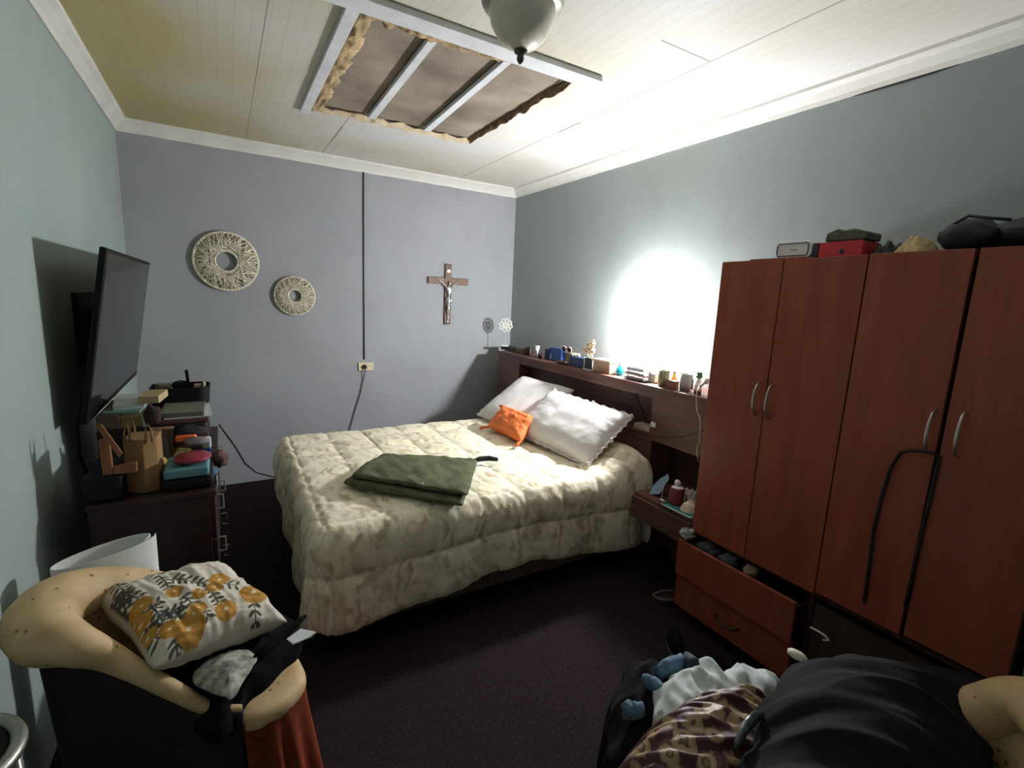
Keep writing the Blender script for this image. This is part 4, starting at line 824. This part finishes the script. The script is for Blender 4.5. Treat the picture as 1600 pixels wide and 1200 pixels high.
# hanging off the drawer side
pb('white_label', 'white card sticking out of the top drawer edge beside the pouch', 'card', 340, 357, 735, 2.20, .05, .74, wht, .002, 0, z1=.775) if False else None
b = BM(); ball(b, (DXF+.02, 2.34, DZ+.035), (.03, .05, .034), 16, .4, seed=4); tag(obj('plush_toy', b, mat('brown plush', (.11, .06, .045), .9, bump=.5, bscale=200), smooth=True), 'small brown plush lump at the outer edge of the dresser top', 'toy')
b = BM(); ball(b, (DXF-.012, 2.215, DZ+.022), (.026, .04, .021), 14, .2, seed=6); tag(obj('blue_roll', b, mat('steel blue cloth', (.04, .09, .14), .8), smooth=True), 'rolled steel-blue cloth on the dresser edge below the plush lump', 'cloth')
b = BM(); prism(b, [(DXF+.0075, 2.12, .775), (DXF+.0075, 2.17, .772), (DXF+.0075, 2.175, .812), (DXF+.0075, 2.125, .815)], (.002, 0, 0)); tag(obj('white_card', b, wht), 'white card tucked over the dresser edge by the drawers', 'card')
b = BM(); tube(b, [(-.05, 3.06, .80), (.02, 3.3, .60), (.08, 3.7, .35), (.16, 4.1, .14), (.3, 4.24, .03), (.6, 4.27, .006)], .005, 8); tag(obj('floor_cable', b, wire, smooth=True), 'black cable drooping from behind the dresser to the carpet by the back wall', 'cable')

# ------------------------------------------------------------------ rolled white sheet behind the tub chair
b = BM(); prof_ = []
cx_, cy_ = -.355, 1.80
def roll(i, j):
    a = -.45+2*PI*1.10*i; k = 1+.03*i; return Vector((cx_+.115*k*math.cos(a)+.012*i, cy_+.052*k*math.sin(a)+.03*math.cos(a), .001+.742*j+.012*math.cos(a)*j))
grid(b, roll, 64, 6); tag(obj('foam_roll', b, mat('white foam sheet', (.66, .68, .66), .7, var=.03), smooth=True, solid=.004), 'rolled white foam sheet standing between tub chair and dresser', 'foam roll')

# ------------------------------------------------------------------ tub chairs
hide = bpy.data.materials.new('speckled cream hide'); hide.use_nodes = True
def hide_nodes():
    nt = hide.node_tree; N = nt.nodes; L = nt.links; bs = N['Principled BSDF']; bs.inputs['Roughness'].default_value = .6
    tc = N.new('ShaderNodeTexCoord'); v = N.new('ShaderNodeTexVoronoi'); v.inputs['Scale'].default_value = 26; L.new(tc.outputs['Object'], v.inputs[0])
    n = N.new('ShaderNodeTexNoise'); n.inputs['Scale'].default_value = 9; n.inputs['Detail'].default_value = 6; L.new(tc.outputs['Object'], n.inputs[0])
    r1 = N.new('ShaderNodeValToRGB'); L.new(n.outputs[0], r1.inputs[0]); r1.color_ramp.elements[0].color = (.46, .30, .14, 1); r1.color_ramp.elements[0].position = .3; r1.color_ramp.elements[1].color = (.66, .47, .25, 1); r1.color_ramp.elements[1].position = .6
    r2 = N.new('ShaderNodeValToRGB'); L.new(v.outputs[0], r2.inputs[0]); r2.color_ramp.elements[0].position = .10; r2.color_ramp.elements[0].color = (.30, .17, .08, 1); r2.color_ramp.elements[1].position = .16; r2.color_ramp.elements[1].color = (1, 1, 1, 1)
    mx = N.new('ShaderNodeMix'); mx.data_type = 'RGBA'; mx.blend_type = 'MULTIPLY'; mx.inputs[0].default_value = .8; L.new(r1.outputs[0], mx.inputs[6]); L.new(r2.outputs[0], mx.inputs[7]); L.new(mx.outputs[2], bs.inputs['Base Color'])
hide_nodes()
def smooth_path(pts, n, closed=False):
    P = [Vector(p) for p in pts]; out = []; m = len(P); segs = m if closed else m-1
    for i in range(segs):
        p0 = P[(i-1) % m] if (closed or i) else P[0]; p1 = P[i]; p2 = P[(i+1) % m]; p3 = P[(i+2) % m] if (closed or i+2 < m) else P[-1]
        for k in range(n):
            t = k/n; out.append(.5*((2*p1)+(-p0+p2)*t+(2*p0-5*p1+4*p2-p3)*t*t+(-p0+3*p1-3*p2+p3)*t**3))
    if not closed: out.append(P[-1])
    return out
rust = mat('rust velvet', (.21, .042, .020), .9, var=.25, vscale=12, bump=.15, bscale=30, spec=.1)
darkr = mat('dark maroon upholstery', (.018, .008, .009), .85, var=.3, vscale=20)
def tub_chair(label, arm, rad, front, loc, group):
    t = thing('tub_chair', label, 'chair', loc, group)
    ap = smooth_path(arm, 8); rr = [r for r in np.interp(np.linspace(0, len(arm)-1, len(ap)), range(len(arm)), rad)]
    b = BM(); tube(b, ap, list(map(float, rr)), 18); obj('rim_roll', b, hide, t, smooth=True)
    fp = smooth_path([arm[-1]]+front+[arm[0]], 8)[1:-1]
    loop = ap+fp; n = len(loop); c = sum(loop, Vector())/n; na = len(ap)
    # outer shell below the arms and back
    b = BM()
    def sh(i, j):
        k = int(round(i*(na-1))); p = ap[k]; o = (Vector((p.x, p.y, 0))-Vector((c.x, c.y, 0))); q = Vector((c.x, c.y, 0))+o*(1.04-.16*(1-j)); return Vector((q.x, q.y, .02+(p.z-.02)*j))
    grid(b, sh, na, 14); obj('outer_shell', b, darkr, t, smooth=True, solid=.02)
    b = BM()
    def ins(i, j):
        k = int(round(i*(na-1))); p = ap[k]; o = (Vector((p.x, p.y, 0))-Vector((c.x, c.y, 0))); q = Vector((c.x, c.y, 0))+o*(.93-.10*(1-j)); return Vector((q.x, q.y, .44+(p.z-.44)*j))
    grid(b, ins, na, 8); obj('inner_back', b, hide, t, smooth=True, solid=.012)
    # seat pad
    zs_ = .455; b = BM()
    def seat(i, j):
        p = loop[int(round(i*n)) % n]; d = Vector((p.x-c.x, p.y-c.y, 0)); s = 1.0 if int(round(i*n)) % n >= na else .86
        if j < .75: rho = j/.75; return Vector((c.x, c.y, zs_+.02*(1-rho**4)))+d*rho*s
        a = (j-.75)/.25; return Vector((c.x, c.y, zs_-.05*a))+d*s*(1+.03*math.sin(a*PI))
    grid(b, seat, n, 20, cu=True); obj('seat_pad', b, hide, t, smooth=True)
    # skirt round the front
    b = BM(); fl = [ap[-1]]+fp+[ap[0]]; m_ = len(fl)
    def skf(i, j):
        k = i*(m_-1); k0 = min(int(k), m_-2); p = fl[k0].lerp(fl[k0+1], k-k0); d = Vector((p.x-c.x, p.y-c.y, 0)).normalized()
        return Vector((p.x, p.y, 0))+d*(.001+.05*(1-j)+.016*(1-j)*math.sin(i*38+2*math.sin(i*9)))+Vector((0, 0, .02+(zs_-.03)*j))
    grid(b, skf, 120, 16); obj('skirt', b, rust, t, smooth=True, solid=.003)
    b = BM(); prism(b, [Vector((c.x+.75*(p.x-c.x), c.y+.75*(p.y-c.y), .0)) for p in loop[::3]], (0, 0, .40)); obj('base', b, darkr, t)
    return t
armA = [(-.01, 1.262, .490), (-.078, 1.272, .515), (-.145, 1.312, .555), (-.225, 1.352, .615), (-.285, 1.375, .665), (-.340, 1.385, .705), (-.395, 1.425, .722), (-.418, 1.495, .728), (-.395, 1.565, .728), (-.32, 1.63, .71), (-.21, 1.67, .66), (-.10, 1.67, .58), (.0, 1.63, .51)]
tub_chair('cream-rimmed tub chair with rust skirt, by the left wall under the flowered cushion', armA, [.010, .016, .021, .025, .033, .047, .068, .077, .072, .055, .04, .03, .015], [(.06, 1.585, .47), (.12, 1.50, .46), (.145, 1.42, .46), (.145, 1.345, .46), (.095, 1.285, .46), (.04, 1.262, .465)], (-.14, 1.45, 0), 'cream-rimmed tub chairs')
armB = [(.80, .50, .45), (.95, .56, .455), (1.10, .58, .46), (1.22, .52, .49), (1.31, .41, .55), (1.375, .29, .67), (1.390, .20, .77), (1.32, .13, .79), (1.22, .06, .77), (1.07, .02, .70), (.92, .06, .60), (.80, .14, .50)]
tub_chair('cream-rimmed tub chair heaped with clothes, at the lower right by the wardrobe', armB, [.02, .03, .035, .04, .045, .05, .056, .058, .055, .045, .035, .02], [(.75, .22, .44), (.73, .32, .44), (.76, .42, .44)], (1.05, .32, 0), 'cream-rimmed tub chairs')
# flowered cushion
def flower_cushion():
    tl, tr, br, bl = onZ(148, 928, .715), onZ(345, 888, .645), onZ(452, 968, .60), onZ(238, 1048, .64)
    c, U, V = quad_axes(tl, tr, br, bl)
    W = U.length*2; Hh = V.length*2
    b = cushion(c, U, V, .070, 12, .10, .006, 230); Nn_ = U.cross(V).normalized()
    tops = np.array([[*v.co] for v in b.verts if (v.co-c).dot(Nn_) > .004]); rel = (tops-np.array([0, 0, EYE])) @ CM
    px_, py_ = 800-FPX*rel[:, 0]/rel[:, 2], 600+FPX*rel[:, 1]/rel[:, 2]
    def inv(zx, zy):
        k = int(np.hypot(px_-zx/3.077, py_-(820+zy/3.077)).argmin()); r = Vector(tops[k])-c
        return (r.dot(U)/U.length_squared+1)/2, (r.dot(V)/V.length_squared+1)/2
    fl_ = [(*inv(x, y), r/3.077*(.0020 if x > 850 else .0017)) for x, y, r in [(1220, 320, 62), (1055, 265, 46), (1030, 298, 34), (962, 322, 30), (838, 318, 38), (680, 390, 42), (955, 395, 34), (930, 425, 30), (1088, 402, 44), (908, 500, 56), (815, 500, 42), (675, 490, 40), (710, 550, 34), (640, 500, 28)]]
    br_ = [[(1220, 380), (1228, 465)], [(840, 545), (858, 640)], [(530, 395), (600, 460), (700, 510), (760, 550)], [(540, 310), (600, 340), (665, 350)], [(720, 400), (770, 440), (850, 430), (905, 450)], [(770, 490), (800, 430), (870, 390)], [(880, 345), (940, 385), (1000, 435)], [(720, 270), (810, 300)], [(830, 258), (980, 278)], [(1000, 300), (1050, 370)], [(680, 440), (760, 370)], [(1060, 280), (1130, 290)], [(590, 330), (600, 460)]]
    segs = []; leaves = []; random.seed(3)
    for B_ in br_:
        q = [Vector((inv(*p)[0]*W, inv(*p)[1]*Hh)) for p in B_]
        for a, e in zip(q, q[1:]):
            segs.append((a, e)); L_ = (e-a).length; d = (e-a).normalized(); n_ = max(2, int(L_/.016))
            for k in range(n_+1):
                for s in (-1, 1):
                    p = a.lerp(e, k/n_); o = (d*.6+Vector((-d.y, d.x))*s).normalized(); leaves.append((p+o*.012, o))
    lay = b.verts.layers.float_color.new('Col')
    LF = np.array([[l[0].x, l[0].y, l[1].x, l[1].y] for l in leaves]); SG = np.array([[a.x, a.y, e.x, e.y] for a, e in segs]); FL = np.array(fl_)
    for v in b.verts:
        r = v.co-c; u = (r.dot(U)/U.length_squared+1)/2; w_ = (r.dot(V)/V.length_squared+1)/2; x, y = u*W, w_*Hh
        col = (.68, .62, .52)
        if r.dot(Nn_) < .002: v[lay] = (*col, 1); continue
        dx = x-LF[:, 0]; dy = y-LF[:, 1]; al = dx*LF[:, 2]+dy*LF[:, 3]; pe = -dx*LF[:, 3]+dy*LF[:, 2]
        if ((al/.0100)**2+(pe/.0040)**2).min() < 1: col = (.075, .075, .06)
        ax, ay = SG[:, 0], SG[:, 1]; bx_, by_ = SG[:, 2]-ax, SG[:, 3]-ay; tt = np.clip(((x-ax)*bx_+(y-ay)*by_)/(bx_**2+by_**2), 0, 1)
        if np.hypot(x-ax-tt*bx_, y-ay-tt*by_).min() < .0020: col = (.075, .075, .06)
        dd = np.hypot(x-FL[:, 0]*W, y-FL[:, 1]*Hh); k = (dd/FL[:, 2]).argmin(); q = dd[k]/FL[k, 2]
        if q < 1: col = (.50, .25, .04) if (q < .80 or q > .86) else (.42, .20, .03)
        if q < .17: col = (.8, .72, .55)
        v[lay] = (*col, 1)
    o = obj('cushion', b, mat('flower print cotton', (1, 1, 1), .85, attr=True, bump=.15, bscale=25), smooth=True)
    tag(o, 'white cushion printed with mustard flowers and dark sprigs on the tub chair', 'cushion')
flower_cushion()
def heap(name, label, cat, pts, zed, ztop, m, seed, amp=.02, fr=(3, 9), hang=.1, rotv=0., group=None, n=140, mm=50, flat=2.2, off=(0, 0)):
    """draped garment: domed sheet over an outline, with folds and a hanging edge"""
    P = smooth_path([Vector((p[0], p[1], 0)) for p in pts], 10, True); c = sum(P, Vector())/len(P)+Vector((off[0], off[1], 0)); b = BM(); L_ = len(P)
    cr_, sr_ = math.cos(rotv), math.sin(rotv)
    def f(i, j):
        p = P[int(i*L_) % L_].lerp(P[(int(i*L_)+1) % L_], i*L_-int(i*L_)); d = p-c; rho = min(1, j/.82); q = c+d*rho
        x = q.x*cr_+q.y*sr_; y = -q.x*sr_+q.y*cr_
        nz = noise.noise(Vector((x*fr[0]+seed, y*fr[1], seed*.7))); n2 = noise.noise(Vector((x*fr[0]*2.3, y*fr[1]*2.1, seed+4)))
        ridge = (1-abs(nz)*2)*.6+n2*.35
        z = zed+(ztop-zed)*(1-rho**flat)+amp*ridge
        if j > .82:
            a = (j-.82)/.18; z -= hang*a; q = q+d.normalized()*(.02*math.sin(min(1, a*2)*PI/2)+min(.010, hang*.1)*math.sin(i*60+seed))
        return Vector((q.x, q.y, max(z, .004)))
    grid(b, f, n, mm, cu=True); bmesh.ops.remove_doubles(b, verts=b.verts, dist=.0004)
    return tag(obj(name, b, m, smooth=True, solid=.003), label, cat, group)
def Z(pxs, z): return [onZ(u, v, z) for u, v in pxs]
blackc = mat('black garment cloth', (.006, .005, .007), .95, var=.4, vscale=10, spec=.1)
heap('black_jacket', 'crumpled black jacket under the flowered cushion on the tub chair', 'jacket', Z([(235, 1020), (262, 1055), (300, 1080), (318, 1108), (350, 1108), (372, 1072), (405, 1040), (450, 1000), (458, 968), (420, 950), (330, 960), (270, 985)], .53), .505, .575, blackc, 3, .018, (14, 20), .05, .6)
b = BM(); tube(b, [onZ(380, 1048, .565), onZ(420, 1012, .57), onZ(462, 975, .575), onZ(478, 962, .58)], [.012, .016, .013, .006], 10, flat=.7); tag(obj('jacket_sleeve', b, blackc, smooth=True), 'rolled dark sleeve pointing off the tub chair seat', 'sleeve')
b = BM(); prism(b, [onZ(u, v, .572) for u, v in [(448, 1000), (470, 984), (494, 989), (482, 998), (458, 1008)]], (0, 0, .004)); tag(obj('white_tag', b, wht), 'small white cloth corner peeking from under the black jacket', 'cloth')
pat = mat('grey sprig print', (.10, .10, .09), .85, col2=(.55, .54, .48), vscale=38)
heap('printed_scarf', 'grey and white sprig-printed scarf lying on the black jacket', 'scarf', Z([(316, 1052), (335, 1030), (368, 1020), (388, 1028), (375, 1045), (362, 1075), (350, 1070)], .585), .580, .590, pat, 6, .004, (14, 20), .01, n=60, mm=20)
# ------------------------------------------------------------------ heap of clothes on the right-hand chair
heap('dark_trousers', 'black trousers at the bottom left of the clothes heap', 'trousers', Z([(952, 1135), (958, 1080), (975, 1040), (990, 1018), (1030, 1012), (1075, 1010), (1110, 1030), (1120, 1100), (1040, 1180), (965, 1180)], .50), .44, .52, blackc, 11, .03, (7, 14), .3, .5)
jn = mat('washed blue denim', (.09, .17, .26), .85, var=.25, vscale=40)
def roll_(name, label, cat, a, e, r, m, sd):
    b = BM(); a, e = Vector(a), Vector(e); pts = [a.lerp(e, k/9)+Vector((.01*noise.noise(Vector((k*.4, sd, 0))), 0, .008*noise.noise(Vector((k*.5, sd, 3))))) for k in range(10)]
    tube(b, pts, [r*(.75+.3*math.sin(PI*k/9)+.12*noise.noise(Vector((k*.6, sd, 7)))) for k in range(10)], 16, flat=.8); return tag(obj(name, b, m, smooth=True), label, cat)
roll_('blue_jeans', 'rolled blue jeans leg poking out highest at the left of the heap', 'jeans', onZ(1028, 1052, .545), onZ(1068, 1032, .555), .026, jn, 1)
roll_('blue_jeans', 'folded blue jeans cuff just above the pale shirt corner, lower on the heap', 'jeans', onZ(1008, 1062, .545), onZ(1040, 1080, .55), .020, jn, 2)
roll_('blue_jeans', 'short blue denim roll at the far left edge of the heap', 'jeans', onZ(975, 1112, .52), onZ(1005, 1108, .54), .024, jn, 3)
roll_('navy_shirt', 'dark navy rolled top between the jeans and the white shirt', 'shirt', onZ(1070, 1030, .55), onZ(1092, 1050, .56), .028, mat('navy cloth', (.015, .018, .04), .8), 5)
mint = mat('white mint cotton', (.50, .55, .53), .85, var=.06)
heap('white_shirt', 'crumpled white shirt spread between the blue jeans and the black coat', 'shirt', Z([(1036, 1098), (1038, 1060), (1062, 1045), (1094, 1022), (1115, 1042), (1148, 1038), (1180, 1034), (1215, 1046), (1225, 1085), (1150, 1130), (1060, 1140)], .58), .545, .60, mint, 21, .035, (9, 20), .05, 1.1)
flor = bpy.data.materials.new('maroon floral satin')
def floral():
    flor.use_nodes = True; nt = flor.node_tree; N = nt.nodes; L = nt.links; bs = N['Principled BSDF']; bs.inputs['Roughness'].default_value = .5
    tc = N.new('ShaderNodeTexCoord'); n = N.new('ShaderNodeTexNoise'); n.inputs['Scale'].default_value = 30; L.new(tc.outputs['Object'], n.inputs[0])
    mx = N.new('ShaderNodeMix'); mx.data_type = 'RGBA'; mx.inputs[0].default_value = .03; L.new(tc.outputs['Object'], mx.inputs[6]); L.new(n.outputs[1], mx.inputs[7])
    v = N.new('ShaderNodeTexVoronoi'); v.inputs['Scale'].default_value = 23; L.new(mx.outputs[2], v.inputs[0])
    r = N.new('ShaderNodeValToRGB'); L.new(v.outputs[0], r.inputs[0]); e = r.color_ramp.elements; e[0].position = .05; e[0].color = (.30, .24, .12, 1); e[1].position = .56; e[1].color = (.060, .011, .018, 1)
    k = e.new(.22); k.color = (.10, .03, .03, 1); k = e.new(.26); k.color = (.42, .31, .17, 1); k = e.new(.46); k.color = (.36, .24, .14, 1)
    L.new(r.outputs[0], bs.inputs['Base Color'])
floral()
heap('floral_dress', 'maroon satin dress with tan flowers draped at the front of the heap', 'dress', Z([(1225, 1062), (1150, 1060), (1085, 1082), (1030, 1110), (985, 1145), (945, 1190), (925, 1240), (1020, 1330), (1200, 1330), (1290, 1200)], .60), .50, .66, flor, 31, .032, (6, 26), .30, -.55, n=200, mm=70, flat=2.6)
coat = mat('charcoal coat cloth', (.010, .010, .013), .9, var=.25, vscale=6, bump=.1, spec=.15)
heap('black_coat', 'large charcoal coat lying across the top of the clothes heap', 'coat', Z([(1150, 1215), (1178, 1140), (1192, 1085), (1222, 1040), (1255, 1008), (1330, 1002), (1440, 1012), (1545, 1042), (1572, 1095), (1548, 1190), (1510, 1330), (1300, 1420), (1150, 1320)], .72), .66, .765, coat, 41, .028, (3.0, 11), .12, -.75, n=220, mm=80, flat=2.4)
b = BM(); tube(b, [onZ(u, v, .70) for u, v in [(1150, 1165), (1162, 1140), (1178, 1122), (1192, 1116)]], [.010, .018, .018, .008], 10, flat=.5); tag(obj('plastic_bag', b, mat('glossy grey plastic', (.10, .13, .14), .12, var=.5, vscale=60, spec=1), smooth=True), 'shiny grey plastic bag fold between the floral dress and the coat', 'plastic bag')
b = BM(); ball(b, onZ(1246, 1024, .67), (.016, .026, .010), 14, .2); tag(obj('white_collar', b, mat('off white cloth', (.62, .58, .48), .8), smooth=True), 'off-white collar peeking out under the coat at its upper left', 'collar')
b = BM(); P0 = [onZ(u, v, .30) for u, v in [(1272, 984), (1282, 988), (1292, 996), (1297, 1004)]]; P0 = [Vector((1.93, p.y, p.z)) for p in [onX(u, v, 1.93) for u, v in [(1266, 980), (1278, 986), (1290, 994), (1295, 1000), (1286, 1000)]]]
tube(b, P0, .004, 8); tag(obj('clothes_hanger', b, white, smooth=True), 'end of a white clothes hanger caught beside the open drawer', 'hanger')
# ------------------------------------------------------------------ footwear and small floor things
t = thing('slipper', 'dusky pink slipper on the carpet at the corner of the drawers', 'slipper', (1.86, 1.58, 0)); sm_ = mat('dusky pink rubber', (.17, .07, .09), .6)
def oval(cx, cy, rx, ry, ang, n=28): return [(cx+rx*math.cos(a)*math.cos(ang)-ry*math.sin(a)*math.sin(ang)*(1-.15*math.cos(a)), cy+rx*math.cos(a)*math.sin(ang)+ry*math.sin(a)*math.cos(ang)*(1-.15*math.cos(a)), .001) for a in [2*PI*k/n for k in range(n)]]
sx_, sy_ = onZ(1052, 930, .03).x, onZ(1052, 930, .03).y
b = BM(); prism(b, oval(sx_, sy_, .115, .045, -.35), (0, 0, .022)); obj('sole', b, darkc, t, bev=.004)
b = BM(); tube(b, [Vector(p)+Vector((0, 0, .028)) for p in oval(sx_, sy_, .110, .042, -.35)], .007, 8, True); obj('rim', b, sm_, t, smooth=True)
for k, (x, y, a) in enumerate([(1.73, 1.32, .9), (1.76, 1.12, .9)]):
    s_ = thing('dark_shoe', ['dark shoe on the carpet below the lower drawer, nearer the bed', 'dark shoe on the carpet below the lower drawer, nearer the clothes heap'][k], 'shoe', (x, y, 0), 'dark shoes below the drawers')
    b = BM(); prism(b, oval(x, y, .12, .042, a), (0, 0, .018)); obj('sole', b, darkc, s_, bev=.003)
    b = BM(); M = rotz((x, y, 0), a); ball(b, (0, 0, 0), (.108, .038, .05), 18)
    for v in b.verts: v.co.z = max(v.co.z, 0)*(1.2-.9*(v.co.x > .0)*min(1, v.co.x/.1)*.5)+.019; v.co = Matrix.Rotation(a, 4, 'Z') @ v.co+Vector((x, y, 0))
    obj('upper', b, blackc, s_, smooth=True)
# chrome stool edge at the lower left
t = thing('metal_stool', 'tall chrome-rimmed stool just entering the frame at the lower left corner', 'stool', (-.432, 1.0, 0)); cs = (-.432, 1.0); zst = .78
chrome = mat('brushed chrome', (.30, .30, .27), .4, metal=.9)
b = BM(); tube(b, [(cs[0]+.10*math.cos(a), cs[1]+.10*math.sin(a), zst) for a in [2*PI*k/40 for k in range(40)]], .012, 10, True); obj('seat_ring', b, chrome, t, smooth=True)
b = BM(); lathe(b, [(0, zst-.012), (.088, zst-.012), (.088, zst+.004), (0, zst+.008)], (*cs, 0), 32); obj('seat', b, blk, t, smooth=True)
for k in range(3):
    a = 2*PI*k/3+.5; b = BM(); tube(b, [(cs[0]+.09*math.cos(a), cs[1]+.09*math.sin(a), zst-.012), (cs[0]+.11*math.cos(a), cs[1]+.11*math.sin(a), .001)], .008, 8); obj('leg', b, chrome, t, smooth=True)
